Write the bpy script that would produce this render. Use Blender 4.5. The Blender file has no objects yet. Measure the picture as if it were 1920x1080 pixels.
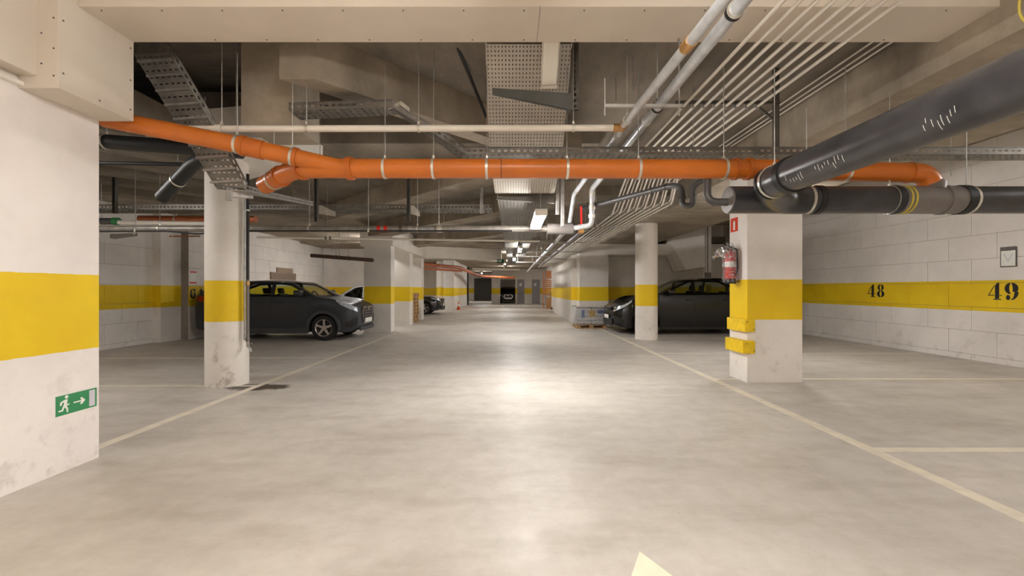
import bpy, math, random
from mathutils import Vector, Matrix
from mathutils.geometry import tessellate_polygon
random.seed(7)
V = Vector
sc = bpy.context.scene
col = sc.collection
PI = math.pi

# ---------------------------------------------------------------- camera, world, exposure
cam_d = bpy.data.cameras.new('camera')
cam = bpy.data.objects.new('camera', cam_d)
col.objects.link(cam)
cam.location = (0, 0, 1.32)
cam.rotation_euler = (PI/2, 0, 0)
cam_d.sensor_width = 36
cam_d.lens = 15.0
cam_d.shift_x = 2/1920
cam_d.shift_y = 2/1920
cam_d.clip_start = .05
sc.camera = cam
w = bpy.data.worlds.new('world'); sc.world = w
w.use_nodes = True
w.node_tree.nodes['Background'].inputs[0].default_value = (1, .93, .85, 1)
w.node_tree.nodes['Background'].inputs[1].default_value = .3
sc.view_settings.view_transform = 'Standard'
sc.view_settings.look = 'None'
sc.view_settings.gamma = 1
sc.view_settings.use_curve_mapping = False
sc.view_settings.exposure = 1.1
sc.cycles.max_bounces = 10
sc.cycles.diffuse_bounces = 7
sc.cycles.transparent_max_bounces = 16
sc.cycles.sample_clamp_indirect = 6
LAMP_E = 75.0

def P(px, py, Z):
    """measured point: pixel of the 1920x1080 photograph at depth Z (metres)"""
    return V(((px-958)*Z/800, Z, 1.32+(542-py)*Z/800))

# ---------------------------------------------------------------- materials
def newmat(name):
    m = bpy.data.materials.new(name); m.use_nodes = True
    nt = m.node_tree
    return m, nt, nt.nodes['Principled BSDF']

def L(c):
    return tuple(((x/255)/12.92 if x/255 <= .04045 else ((x/255+.055)/1.055)**2.4) for x in c) + (1,)

def pos(nt):
    return nt.nodes.new('ShaderNodeNewGeometry').outputs['Position']

def noise(nt, vec, scale, detail=4, rough=.55, sx=1, sy=1, sz=1):
    mp = nt.nodes.new('ShaderNodeMapping'); mp.inputs['Scale'].default_value = (sx, sy, sz)
    nt.links.new(vec, mp.inputs['Vector'])
    n = nt.nodes.new('ShaderNodeTexNoise'); n.inputs['Scale'].default_value = scale
    n.inputs['Detail'].default_value = detail; n.inputs['Roughness'].default_value = rough
    nt.links.new(mp.outputs[0], n.inputs['Vector'])
    return n.outputs['Fac']

def ramp(nt, fac, stops):
    r = nt.nodes.new('ShaderNodeValToRGB')
    e = r.color_ramp.elements
    e[0].position, e[0].color = stops[0]
    e[1].position, e[1].color = stops[-1]
    for p, c in stops[1:-1]:
        x = e.new(p); x.color = c
    nt.links.new(fac, r.inputs[0])
    return r.outputs['Color']

def mix(nt, a, b, fac, mode='MIX'):
    m = nt.nodes.new('ShaderNodeMix'); m.data_type = 'RGBA'; m.blend_type = mode
    for s, v in ((m.inputs['Factor'], fac), (m.inputs['A'], a), (m.inputs['B'], b)):
        if hasattr(v, 'links'): nt.links.new(v, s)
        else: s.default_value = v
    return m.outputs['Result']

def math_(nt, op, a, b=None, c=None):
    m = nt.nodes.new('ShaderNodeMath'); m.operation = op
    for i, v in enumerate((a, b, c)):
        if v is None: continue
        if hasattr(v, 'links'): nt.links.new(v, m.inputs[i])
        else: m.inputs[i].default_value = v
    return m.outputs[0]

def bump(nt, b, h, s=.2, d=.01):
    n = nt.nodes.new('ShaderNodeBump'); n.inputs['Strength'].default_value = s; n.inputs['Distance'].default_value = d
    nt.links.new(h, n.inputs['Height']); nt.links.new(n.outputs[0], b.inputs['Normal'])

def plain(name, c, rough=.5, metal=0, var=.08, sc_=9, coat=0, bp=0):
    m, nt, b = newmat(name)
    c = L(c)
    n = noise(nt, pos(nt), sc_, 3)
    d = tuple(max(0, x*(1-var*2)) for x in c[:3]) + (1,)
    u = tuple(min(1, x*(1+var)) for x in c[:3]) + (1,)
    nt.links.new(ramp(nt, n, [(.3, d), (.7, u)]), b.inputs['Base Color'])
    b.inputs['Roughness'].default_value = rough
    b.inputs['Metallic'].default_value = metal
    b.inputs['Coat Weight'].default_value = coat
    if bp: bump(nt, b, noise(nt, pos(nt), 60, 3), bp, .004)
    return m

def painted(name, z0, z1, base=(236, 231, 226), yellow=(238, 204, 14), dirt=.35, rough=.62):
    """white paint with the yellow band painted between heights z0 and z1, scuffed near the floor"""
    m, nt, b = newmat(name)
    p = pos(nt)
    sep = nt.nodes.new('ShaderNodeSeparateXYZ'); nt.links.new(p, sep.inputs[0])
    z = sep.outputs['Z']
    n1 = noise(nt, p, 1.3, 5, .6)
    white = ramp(nt, n1, [(.25, L(tuple(x-16 for x in base))), (.6, L(base)), (.8, L(tuple(min(255, x+6) for x in base)))])
    yel = ramp(nt, noise(nt, p, 2.2, 5), [(.25, L((226, 188, 10))), (.7, L(yellow))])
    wob = math_(nt, 'ADD', z, math_(nt, 'MULTIPLY', math_(nt, 'SUBTRACT', noise(nt, p, 14, 2), .5), .008))
    inb = math_(nt, 'MULTIPLY', math_(nt, 'GREATER_THAN', wob, z0), math_(nt, 'LESS_THAN', wob, z1))
    c = mix(nt, white, yel, inb)
    low = math_(nt, 'SUBTRACT', 1, math_(nt, 'MULTIPLY', z, .9)); low = math_(nt, 'MAXIMUM', low, .12)
    sm = ramp(nt, noise(nt, p, 5, 8, .7), [(.55, (0, 0, 0, 1)), (.66, (1, 1, 1, 1))])
    sc1 = ramp(nt, noise(nt, p, 26, 6, .75), [(.6, (0, 0, 0, 1)), (.7, (1, 1, 1, 1))])
    f = math_(nt, 'MULTIPLY', math_(nt, 'MULTIPLY', sm, low), dirt)
    c = mix(nt, c, L((150, 138, 126)), f)
    c = mix(nt, c, L((120, 110, 100)), math_(nt, 'MULTIPLY', math_(nt, 'MULTIPLY', sc1, low), dirt*.7))
    nt.links.new(c, b.inputs['Base Color'])
    b.inputs['Roughness'].default_value = rough
    bump(nt, b, noise(nt, p, 35, 5, .6), .12, .006)
    return m

def concrete(name, dark, light, board=None, rough=.8):
    m, nt, b = newmat(name)
    p = pos(nt)
    a = ramp(nt, noise(nt, p, .9, 8, .62), [(.3, L(dark)), (.65, L(light))])
    s = ramp(nt, noise(nt, p, 1.6, 6, .6, *(board or (1, 1, 1))), [(.3, L(tuple(x*.62 for x in light))), (.7, L(light))])
    c = mix(nt, a, s, .5)
    fine = ramp(nt, noise(nt, p, 18, 6, .7), [(.3, (.8, .8, .8, 1)), (.7, (1, 1, 1, 1))])
    c = mix(nt, c, fine, .6, 'MULTIPLY')
    nt.links.new(c, b.inputs['Base Color'])
    b.inputs['Roughness'].default_value = rough
    bump(nt, b, noise(nt, p, 22, 6, .65), .25, .01)
    return m

def floor_mat():
    m, nt, b = newmat('polished_concrete_floor')
    p = pos(nt)
    a = ramp(nt, noise(nt, p, .55, 9, .6), [(.28, L((180, 174, 166))), (.5, L((198, 192, 184))), (.72, L((211, 205, 197)))])
    g = ramp(nt, noise(nt, p, 6, 8, .72), [(.34, (.85, .84, .82, 1)), (.6, (1, 1, 1, 1))])
    c = mix(nt, a, g, .8, 'MULTIPLY')
    st = ramp(nt, noise(nt, p, 1.1, 6, .6, 1, 3.2, 1), [(.48, (1, 1, 1, 1)), (.68, (.82, .80, .77, 1))])
    c = mix(nt, c, st, .8, 'MULTIPLY')
    sp = ramp(nt, noise(nt, p, 40, 3, .5), [(.73, (0, 0, 0, 1)), (.77, (1, 1, 1, 1))])
    c = mix(nt, c, L((120, 112, 104)), math_(nt, 'MULTIPLY', sp, .5))
    sep = nt.nodes.new('ShaderNodeSeparateXYZ'); nt.links.new(p, sep.inputs[0])
    dx = math_(nt, 'DIVIDE', math_(nt, 'SUBTRACT', sep.outputs['X'], -3.42), .50)
    dy = math_(nt, 'DIVIDE', math_(nt, 'SUBTRACT', sep.outputs['Y'], 5.75), .22)
    r2 = math_(nt, 'ADD', math_(nt, 'MULTIPLY', dx, dx), math_(nt, 'MULTIPLY', dy, dy))
    r2 = math_(nt, 'ADD', r2, math_(nt, 'MULTIPLY', math_(nt, 'SUBTRACT', noise(nt, p, 7, 6, .7), .5), 2.4))
    stain = ramp(nt, r2, [(.55, (1, 1, 1, 1)), (1.0, (0, 0, 0, 1))])
    c = mix(nt, c, L((66, 52, 38)), math_(nt, 'MULTIPLY', stain, .92))
    nt.links.new(c, b.inputs['Base Color'])
    rg = ramp(nt, noise(nt, p, 2.5, 7, .65), [(.3, (.36, .36, .36, 1)), (.7, (.56, .56, .56, 1))])
    nt.links.new(rg, b.inputs['Roughness'])
    b.inputs['Specular IOR Level'].default_value = .35
    bump(nt, b, noise(nt, p, 9, 8, .7), .06, .01)
    return m

def emis(name, c, e):
    m, nt, b = newmat(name)
    b.inputs['Base Color'].default_value = (1, 1, 1, 1)
    b.inputs['Emission Color'].default_value = c
    b.inputs['Emission Strength'].default_value = e
    return m

def glassy(name, tint, transp, rough=.03, diff=None, amp=.38):
    m = bpy.data.materials.new(name); m.use_nodes = True
    nt = m.node_tree; nt.nodes.clear()
    o = nt.nodes.new('ShaderNodeOutputMaterial')
    t = nt.nodes.new('ShaderNodeBsdfTransparent'); t.inputs[0].default_value = tint
    g = nt.nodes.new('ShaderNodeBsdfGlossy'); g.inputs['Roughness'].default_value = rough
    fr = nt.nodes.new('ShaderNodeFresnel'); fr.inputs[0].default_value = 1.45
    mx = nt.nodes.new('ShaderNodeMixShader')
    nt.links.new(fr.outputs[0], mx.inputs[0]); nt.links.new(t.outputs[0], mx.inputs[1]); nt.links.new(g.outputs[0], mx.inputs[2])
    last = mx
    if diff:
        d = nt.nodes.new('ShaderNodeBsdfDiffuse'); d.inputs[0].default_value = diff
        n = noise(nt, pos(nt), 25, 4, .6)
        f = ramp(nt, n, [(.45, (transp, transp, transp, 1)), (.66, (transp+amp, transp+amp, transp+amp, 1))])
        m2 = nt.nodes.new('ShaderNodeMixShader')
        nt.links.new(f, m2.inputs[0]); nt.links.new(mx.outputs[0], m2.inputs[1]); nt.links.new(d.outputs[0], m2.inputs[2])
        last = m2
    nt.links.new(last.outputs[0], o.inputs[0])
    return m

MF = floor_mat()
M_WL = painted('white_paint_left_bay', .87, 1.41)
M_WR = painted('white_paint_right_bay', .92, 1.475)
M_FG = painted('white_paint_near_wall', .865, 1.43, base=(240, 234, 230), dirt=.3)
M_COL = painted('white_paint_columns', .88, 1.435, base=(234, 228, 221), dirt=.75)
M_STUB = painted('white_paint_wall_stubs', .87, 1.40, base=(228, 223, 217))
M_PIL = painted('white_paint_pillar', .89, 1.455, base=(234, 229, 224), dirt=.45)
M_WHITE = painted('white_paint_plain', -9, -8, base=(234, 228, 220), dirt=.15)
M_BOARD = plain('plasterboard_casing', (212, 202, 188), .75, var=.03, sc_=2)
M_CONC = concrete('raw_concrete', (122, 111, 97), (184, 171, 153), (1, 2.2, 1))
M_CONC2 = concrete('board_marked_concrete', (98, 90, 80), (152, 141, 127), (2.2, .9, 1))
M_CONCD = concrete('dark_raw_concrete', (84, 75, 65), (126, 114, 99), (1, 5, 1))
M_JOINT = plain('mortar_joint', (150, 142, 133), .9)
M_ORANGE = plain('orange_drain_plastic', (198, 108, 34), .33, var=.07, sc_=3)
M_ORANGED = plain('orange_drain_plastic_socket', (188, 99, 31), .38, var=.06)  # slightly darker orange for the pipe sockets
M_COPPER = plain('copper_brown_pipe', (176, 98, 56), .45)
M_FOAM = plain('black_foam_insulation', (60, 59, 62), .3, var=.25, sc_=5, bp=.2)
M_FOAMD = plain('black_rubber_tape', (22, 22, 24), .5, var=.1)
M_GREYPL = plain('grey_drain_plastic', (112, 106, 102), .4, var=.06)
M_DKPL = plain('dark_grey_plastic_pipe', (74, 72, 72), .35, var=.1)
M_GALV = plain('galvanised_steel', (176, 174, 170), .42, .75, var=.12, sc_=14)
M_TRAY = plain('galvanised_tray_steel', (122, 118, 112), .5, .55, var=.15, sc_=8)
M_TRAYL = plain('light_perforated_steel', (196, 190, 181), .7, .1, var=.05, sc_=4)
M_STRUT = plain('strut_channel_steel', (104, 101, 96), .45, .6, var=.12)
M_BLACKST = plain('black_steel', (38, 36, 34), .5, .3)
M_WPIPE = plain('white_plastic_pipe', (226, 220, 210), .38, var=.03)
M_SILVERP = plain('silver_lagged_pipe', (200, 203, 206), .35, .4, var=.1, sc_=12)
M_CLAMP = plain('zinc_pipe_clamp', (214, 210, 200), .35, .7)
M_BRASS = plain('brass_fitting', (196, 152, 96), .35, .7)
M_RED = plain('red_enamel', (206, 34, 26), .35, var=.06)
M_SIGNRED = plain('sign_red', (214, 62, 36), .5, var=.02)
M_GREEN = plain('sign_green', (52, 140, 88), .5, var=.03)
M_DGREEN = plain('dark_sign_green', (16, 92, 58), .5, var=.03)
M_PIPEGREEN = plain('green_pipe_cap', (40, 116, 60), .5)
M_SIGNW = plain('sign_white', (238, 238, 232), .5, var=.01)
M_SIGNGREY = plain('sign_door_grey_white', (206, 204, 214), .5, var=.01)
M_LINE = plain('floor_line_paint', (224, 215, 197), .5, var=.07, sc_=7)
M_ARROW = plain('floor_arrow_paint', (246, 232, 208), .5, var=.04, sc_=7)
M_INK = plain('black_stencil_paint', (26, 24, 24), .6, var=.1)
M_YELLOW = plain('yellow_rubber_guard', (234, 198, 22), .5, var=.08, sc_=12)
M_YTAPE = plain('yellow_band_tape', (196, 178, 52), .5)
M_DOORG = plain('grey_door_paint', (158, 156, 160), .5, var=.03)
M_SHUT = plain('dark_shutter', (66, 62, 58), .5, var=.06)
M_WOOD = plain('pallet_wood', (196, 158, 112), .75, var=.18, sc_=11)
M_WOODO = plain('reddish_timber', (206, 142, 98), .7, var=.12, sc_=7)
M_CARD = plain('cardboard', (178, 134, 92), .8, var=.06)
M_BAG = plain('white_sack_film', (248, 249, 252), .4, var=.05)
M_BLUE = plain('blue_print', (96, 124, 190), .5)
M_YPRINT = plain('yellow_print', (240, 200, 40), .5)
M_TYRE = plain('tyre_rubber', (26, 25, 25), .75, var=.1)
M_RIM = plain('alloy_rim', (186, 180, 176), .3, .7, var=.05)
M_CHROME = plain('chrome', (214, 212, 210), .15, .95, var=.02)
M_CPL = plain('black_car_plastic', (24, 24, 25), .55, var=.1)
M_CABIN = plain('dark_cabin_trim', (30, 30, 31), .7, var=.1)
M_PAINTC = plain('charcoal_car_paint', (40, 44, 52), .38, .0, var=.04, coat=0)
M_PAINTB = plain('black_car_paint', (5, 5, 6), .22, 0, var=.02, coat=0)
M_PAINTS = plain('silver_car_paint', (176, 176, 174), .3, .5, var=.02, coat=1)
M_PAINTN = plain('dark_navy_car_paint', (16, 18, 24), .2, .1, var=.02, coat=1)
M_GLASS = glassy('tinted_car_glass', (.62, .68, .6, 1), 0)
M_LENS = glassy('headlight_lens', (.9, .92, .95, 1), 0)
M_HEAD = plain('headlight_reflector', (232, 234, 238), .3, .1, var=.2, sc_=22)
M_TAIL = plain('red_tail_lamp', (150, 14, 12), .2)
M_FILM = glassy('crumpled_clear_film', (.98, .98, .99, 1), .02, .15, (.9, .9, .93, 1))
M_FILM2 = glassy('stretch_film', (.98, .98, .99, 1), .05, .4, (.95, .96, .98, 1), .2)
M_LAMP = emis('lit_tube_diffuser', (1, .965, .93, 1), LAMP_E)
M_LAMPN = emis('lit_tube_diffuser_near', (1, .965, .93, 1), LAMP_E*1.15)
M_BAYFILL = emis('added_bay_fill_diffuser', (1, .965, .93, 1), LAMP_E*.95)  # emission of the fill lamps added in the side bays
M_OFF = plain('white_unlit_diffuser', (232, 228, 218), .3, var=.01)
M_CABLE = plain('yellow_cable', (214, 196, 84), .5)
M_GRILLE = plain('brown_louvre', (158, 138, 120), .6)
M_CONE = plain('orange_cone', (226, 92, 42), .5)

# ---------------------------------------------------------------- mesh helpers
OFF = {}
def off_of(o):
    while o is not None:
        if o.name in OFF: return OFF[o.name]
        o = o.parent
    return V((0, 0, 0))

def tag(o, label=None, cat=None, group=None, kind=None):
    if label: o['label'] = label
    if cat: o['category'] = cat
    if group: o['group'] = group
    if kind: o['kind'] = kind
    return o

def thing(name, label, cat, loc=(0, 0, 0), rz=0, group=None, local=False):
    o = bpy.data.objects.new(name, None); col.objects.link(o)
    o.location = loc; o.rotation_euler = (0, 0, rz); o.empty_display_size = .1
    tag(o, label, cat, group)
    OFF[o.name] = V((0, 0, 0)) if local else V(loc)
    return o

class MB:
    def __init__(s): s.v = []; s.f = []
    def add(s, vs, fs):
        n = len(s.v); s.v += [V(x) for x in vs]; s.f += [tuple(i+n for i in f) for f in fs]; return s
    def box(s, a, b, R=None, c=None):
        x0, y0, z0 = a; x1, y1, z1 = b
        vs = [V((x, y, z)) for x in (x0, x1) for y in (y0, y1) for z in (z0, z1)]
        if R is not None:
            c = V(c) if c is not None else (V(a)+V(b))/2
            vs = [c+R@(q-c) for q in vs]
        return s.add(vs, [(0, 1, 3, 2), (4, 6, 7, 5), (0, 4, 5, 1), (2, 3, 7, 6), (0, 2, 6, 4), (1, 5, 7, 3)])
    def bar(s, p, q, wd, ht, up=(0, 0, 1)):
        p, q = V(p), V(q); d = (q-p).normalized(); u = V(up)
        if abs(d.dot(u)) > .98: u = V((0, 1, 0))
        r = d.cross(u).normalized(); u = r.cross(d).normalized()
        vs = [e+r*i*wd/2+u*j*ht/2 for e in (p, q) for i, j in ((-1, -1), (1, -1), (1, 1), (-1, 1))]
        return s.add(vs, [(3, 2, 1, 0), (4, 5, 6, 7), (0, 1, 5, 4), (1, 2, 6, 5), (2, 3, 7, 6), (3, 0, 4, 7)])
    def tube(s, pts, r, seg=14, fil=0, caps=True):
        pts = [V(p) for p in pts]
        if fil and len(pts) > 2:
            out = [pts[0]]
            for i in range(1, len(pts)-1):
                a, b, c = pts[i-1], pts[i], pts[i+1]
                d1, d2 = (a-b), (c-b); f = min(fil, d1.length*.49, d2.length*.49)
                p0 = b+d1.normalized()*f; p2 = b+d2.normalized()*f
                for k in range(7):
                    t = k/6; out.append(p0*(1-t)**2+b*2*t*(1-t)+p2*t*t)
            out.append(pts[-1]); pts = out
        rr = r if isinstance(r, (list, tuple)) else [r]*len(pts)
        n0 = len(s.v); u = None
        for i, p in enumerate(pts):
            d = (pts[min(i+1, len(pts)-1)]-pts[max(i-1, 0)]).normalized()
            if u is None:
                u = d.cross(V((0, 0, 1)) if abs(d.z) < .9 else V((1, 0, 0))).normalized()
            else:
                u = (u-d*u.dot(d)).normalized()
            v = d.cross(u)
            for k in range(seg):
                a = 2*PI*k/seg; s.v.append(p+(u*math.cos(a)+v*math.sin(a))*rr[i])
        for i in range(len(pts)-1):
            for k in range(seg):
                a = n0+i*seg+k; b = n0+i*seg+(k+1) % seg
                s.f.append((a, b, b+seg, a+seg))
        if caps:
            s.f.append(tuple(n0+k for k in reversed(range(seg))))
            s.f.append(tuple(n0+(len(pts)-1)*seg+k for k in range(seg)))
        return s
    def ring(s, c, d, r0, r1, wd, seg=20):
        """sleeve: annulus round axis d at c"""
        c = V(c); d = V(d).normalized()
        u = d.cross(V((0, 0, 1)) if abs(d.z) < .9 else V((1, 0, 0))).normalized(); v = d.cross(u)
        n0 = len(s.v)
        for (rr, o) in ((r0, -wd/2), (r1, -wd/2), (r1, wd/2), (r0, wd/2)):
            for k in range(seg):
                a = 2*PI*k/seg; s.v.append(c+d*o+(u*math.cos(a)+v*math.sin(a))*rr)
        for j in range(4):
            for k in range(seg):
                a = n0+j*seg; b = n0+((j+1) % 4)*seg
                s.f.append((a+k, a+(k+1) % seg, b+(k+1) % seg, b+k))
        return s
    def grid(s, rows, close=False):
        n0 = len(s.v); m = len(rows[0])
        for r in rows: s.v += [V(p) for p in r]
        for i in range(len(rows)-1):
            for j in range(m-1 if not close else m):
                a = n0+i*m+j; b = n0+i*m+(j+1) % m
                s.f.append((a, b, b+m, a+m))
        return s
    def prism(s, poly, z0, z1):
        n = len(poly)
        vs = [(x, y, z0) for x, y in poly]+[(x, y, z1) for x, y in poly]
        return s.add(vs, [tuple(reversed(range(n))), tuple(range(n, 2*n))]+[(i, (i+1) % n, (i+1) % n+n, i+n) for i in range(n)])
    def flat(s, poly, O, U, W, N, th=.002):
        """extruded outline: poly in (u,w) placed at O with axes U, W, thickness along N"""
        O, U, W, N = V(O), V(U), V(W), V(N)
        tr = tessellate_polygon([[V((a, b, 0)) for a, b in poly]])
        n = len(poly)
        vs = [O+U*a+W*b for a, b in poly]+[O+U*a+W*b+N*th for a, b in poly]
        fs = [tuple(t) for t in tr]+[tuple(n+i for i in reversed(t)) for t in tr]
        fs += [(i, (i+1) % n, (i+1) % n+n, i+n) for i in range(n)]
        return s.add(vs, fs)
    def perf(s, A, B, C, D, nu, nv, fu=.5, fv=.5):
        A, B, C, D = V(A), V(B), V(C), V(D)
        def q(a, b): return A*(1-a)*(1-b)+B*a*(1-b)+C*a*b+D*(1-a)*b
        base = len(s.v)
        for j in range(nv+1):
            for i in range(nu+1): s.v.append(q(i/nu, j/nv))
        for j in range(nv):
            for i in range(nu):
                o = [base+j*(nu+1)+i, base+j*(nu+1)+i+1, base+(j+1)*(nu+1)+i+1, base+(j+1)*(nu+1)+i]
                k = len(s.v)
                for a, b in ((-1, -1), (1, -1), (1, 1), (-1, 1)):
                    s.v.append(q((i+.5+a*fu/2)/nu, (j+.5+b*fv/2)/nv))
                for e in range(4):
                    s.f.append((o[e], o[(e+1) % 4], k+(e+1) % 4, k+e))
        return s
    def build(s, name, mat, parent=None, smooth=False, solid=0, bevel=0, label=None, kind=None, sharp=.7):
        me = bpy.data.meshes.new(name)
        o = off_of(parent) if parent is not None else None
        if o is None:
            xs = [p.x for p in s.v]; ys = [p.y for p in s.v]; zs = [p.z for p in s.v]
            o = V(((min(xs)+max(xs))/2, (min(ys)+max(ys))/2, min(zs))); loc = o
        else: loc = None
        me.from_pydata([tuple(p-o) for p in s.v], [], s.f)
        me.materials.append(mat)
        if smooth:
            me.polygons.foreach_set('use_smooth', [True]*len(me.polygons))
            me.set_sharp_from_angle(angle=sharp)
        me.update()
        ob = bpy.data.objects.new(name, me); col.objects.link(ob)
        if parent is not None: ob.parent = parent
        else: ob.location = loc
        if parent is None: OFF[ob.name] = V(loc)
        if solid:
            md = ob.modifiers.new('solid', 'SOLIDIFY'); md.thickness = solid; md.offset = 0
        if bevel:
            md = ob.modifiers.new('bevel', 'BEVEL'); md.width = bevel; md.segments = 2; md.limit_method = 'ANGLE'
        if label: ob['label'] = label
        if kind: ob['kind'] = kind
        return ob

def struct(name, mb, mat, parent=None, **k):
    o = mb.build(name, mat, parent, **k)
    if parent is None: o['kind'] = 'structure'
    return o

def B(a, b): return MB().box(a, b)

# ================================================================ SETTING
floor = struct('floor', B((-9.2, -6, -.2), (8.9, 50, 0)), MF)
def line(x0, y0, x1, y1, mat=M_LINE):
    B((x0, y0, 0), (x1, y1, .0015)).build('painted_line', mat, floor)
line(2.90, -2, 3.01, 17.2)
line(-3.50, 3.5, -3.40, 12.8)
for y in (3.46, 6.22, 8.73, 11.3):
    line(3.01, y, 8.4, y+.09)
for y in (5.78, 8.15):
    line(-8.5, y, -3.50, y+.08)
MB().prism([(.647, 2.145), (.40, 1.66), (.55, 1.66), (.55, .6), (.76, .6), (.76, 1.66), (.90, 1.66)], 0, .0015).build('painted_arrow', M_ARROW, floor)

def block_wall(name, x, face, y0, y1, mat, z1=3.3, bl=.83, bh=.44, zoff=.11):
    """wall at |x| whose blocks (parts) stand proud of the recessed mortar; face=+1 looks to +x, -1 to -x"""
    g = .006
    wl = struct(name, B((min(x-face*.2, x-face*.01), y0, 0), (max(x-face*.2, x-face*.01), y1, z1)), M_JOINT)
    me = {}
    zs = [0]+[zoff+i*bh for i in range(20) if zoff+i*bh < z1-.05]+[z1]
    for r in range(len(zs)-1):
        st = (r % 2)*bl/2
        ys = [y0]+[y0+st+i*bl for i in range(60) if y0+.05 < y0+st+i*bl < y1-.05]+[y1]
        for c in range(len(ys)-1):
            ln, hh = round(ys[c+1]-ys[c], 3), round(zs[r+1]-zs[r], 3)
            k = (ln, hh)
            pr = random.choice((0, 0, .0015, .003))
            if k not in me:
                m = MB().box((0, g/2, g/2), (.0125, ln-g/2, hh-g/2))
                d = bpy.data.meshes.new('block'); d.from_pydata([tuple(p) for p in m.v], [], m.f); d.materials.append(mat); me[k] = d
            o = bpy.data.objects.new('block', me[k]); col.objects.link(o); o.parent = wl
            bx = x-.0125+pr if face > 0 else x-pr
            o.location = V((bx, ys[c], zs[r]))-off_of(wl)
    return wl

wr = block_wall('wall_right', 8.55, -1, 4.6, 17.2, M_WR, 4.0)
struct('wall_right_near', B((8.55, -6, 0), (8.8, 4.6, 4.0)), M_WR)
wl1 = block_wall('wall_left', -8.8, 1, 5.5, 10.5, M_WL, 3.3)
struct('wall_left_near', B((-9.0, -6, 0), (-8.8, 5.5, 3.3)), M_WL)
struct('wall_left_pilaster', B((-9.0, 10.5, 0), (-8.62, 11.15, 3.3)), M_WL)
wl2 = block_wall('wall_left_far', -8.42, 1, 11.15, 19.4, M_WL, 3.3)
struct('wall_left_end', B((-8.6, 19.4, 0), (-4.3, 19.6, 3.4)), M_WL)
struct('wall_left_end_pilaster', B((-8.4, 19.1, 0), (-8.1, 19.4, 3.3)), M_WL)
struct('wall_rear', B((-9.0, -6.2, 0), (8.8, -6, 4.2)), M_WHITE)

# near left wall and its casings
near = struct('wall_left_foreground', B((-4.1, -6, 0), (-3.235, 3.35, 3.5)), M_FG)
def screws(parent, pts, n):
    for p in pts:
        p = V(p); n_ = V(n)
        MB().tube([p, p+n_*.003], .006, 8).build('screw', M_STRUT, parent)
c1 = struct('trim_casing_upper_panel', B((-3.235, -2, 2.72), (-3.11, 2.8, 3.5)), M_BOARD)
c2 = struct('trim_casing_box', B((-3.235, 2.8, 2.64), (-2.97, 3.36, 3.5)), M_BOARD, bevel=.003)
screws(c2, [(-2.97, 2.83, 2.75), (-2.97, 2.83, 3.1), (-2.97, 3.33, 2.72), (-2.97, 3.33, 2.95), (-2.97, 3.33, 3.2), (-2.97, 3.08, 2.68)], (1, 0, 0))
screws(c2, [(-3.0, 2.8, 2.72), (-3.0, 2.8, 2.9), (-3.0, 2.8, 3.1), (-3.08, 2.8, 2.8), (-3.08, 2.8, 3.0)], (0, -1, 0))
soff = struct('beam_plasterboard', B((-2.97, 2.93, 3.26), (3.36, 3.355, 4.1)), M_BOARD, bevel=.003)
screws(soff, [(-2.85+i*.42, 2.97, 3.26) for i in range(15)]+[(-2.3+i*.4, 3.32, 3.26) for i in range(14)], (0, 0, -1))
B((.2, 2.9275, 3.258), (.204, 3.356, 3.262)).build('board_joint', M_JOINT, soff)
struct('trim_wall_rail', B((-3.235, -2, 2.655), (-3.195, 3.35, 2.68)), M_WHITE)

# ceiling
struct('ceiling', B((-9.2, -6, 4.1), (8.9, 50, 4.3)), M_CONCD)
struct('slab_near', B((-9.0, -6, 3.5), (3.36, 2.93, 3.7)), M_WHITE)
struct('slab_middle', MB().prism([(-1.92, 3.35), (3.36, 3.35), (3.36, 9), (1.2, 9), (1.2, 5.8), (.53, 5.8)], 3.5, 4.05), M_CONC2)
struct('slab_aisle', B((-4.3, 5.8, 3.3), (1.2, 17, 4.0)), M_CONC2)
struct('slab_aisle_right', B((1.2, 9, 3.3), (3.36, 17, 4.0)), M_CONC2)
struct('slab_far', B((-9, 17, 3.15), (8.8, 50, 3.4)), M_CONC)
struct('slab_left_bay', B((-8.9, 3.35, 3.22), (-4.3, 19.5, 3.6)), M_CONC)
struct('slab_right_low', B((3.36, -6, 3.03), (5.4, 17, 4.05)), M_CONC)
struct('slab_right_bay', B((5.4, -6, 4.0), (8.8, 17.2, 4.1)), M_CONC)
def diag(c, wd, y0, y1, z0, z1, sgn, mat, name='beam_diagonal'):
    # line X - sgn*Y = c ; clipped between y0 and y1
    a = wd/2*1.414
    pts = [(c+sgn*y0-a, y0), (c+sgn*y0+a, y0), (c+sgn*y1+a, y1), (c+sgn*y1-a, y1)]
    struct(name, MB().prism(pts, z0, z1), mat)
diag(-5.43, .22, 3.62, 5.8, 3.1, 4.05, 1, M_CONC)
for c in (-9.3, -10.4, -11.5, -12.6, -13.7, -15.2):
    diag(c, .28, max(3.4, -8.7-c), min(-4.4-c, 14), 3.06, 3.3, 1, M_CONC2)
for s_, w_ in ((6.0, .42), (9.0, .5), (12.6, .5)):
    y1 = s_+4.2; y0 = max(5.4, s_-1.2)
    diag(s_, w_, y0, y1, 2.93, 3.4, -1, M_CONC)
struct('beam_pier', B((-2.51, 3.97, 2.84), (-2.02, 4.5, 4.05)), M_CONC)
struct('beam_capital', MB().add([(-3.9, 5.2, 3.2), (-2.75, 5.0, 3.08), (-2.6, 5.9, 3.12), (-4.2, 6.6, 2.97), (-3.9, 5.2, 3.5), (-2.75, 5.0, 3.5), (-2.6, 5.9, 3.5), (-4.2, 6.6, 3.5)],
       [(0, 1, 2, 3), (7, 6, 5, 4), (0, 4, 5, 1), (1, 5, 6, 2), (2, 6, 7, 3), (3, 7, 4, 0)]), M_WHITE)

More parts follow.
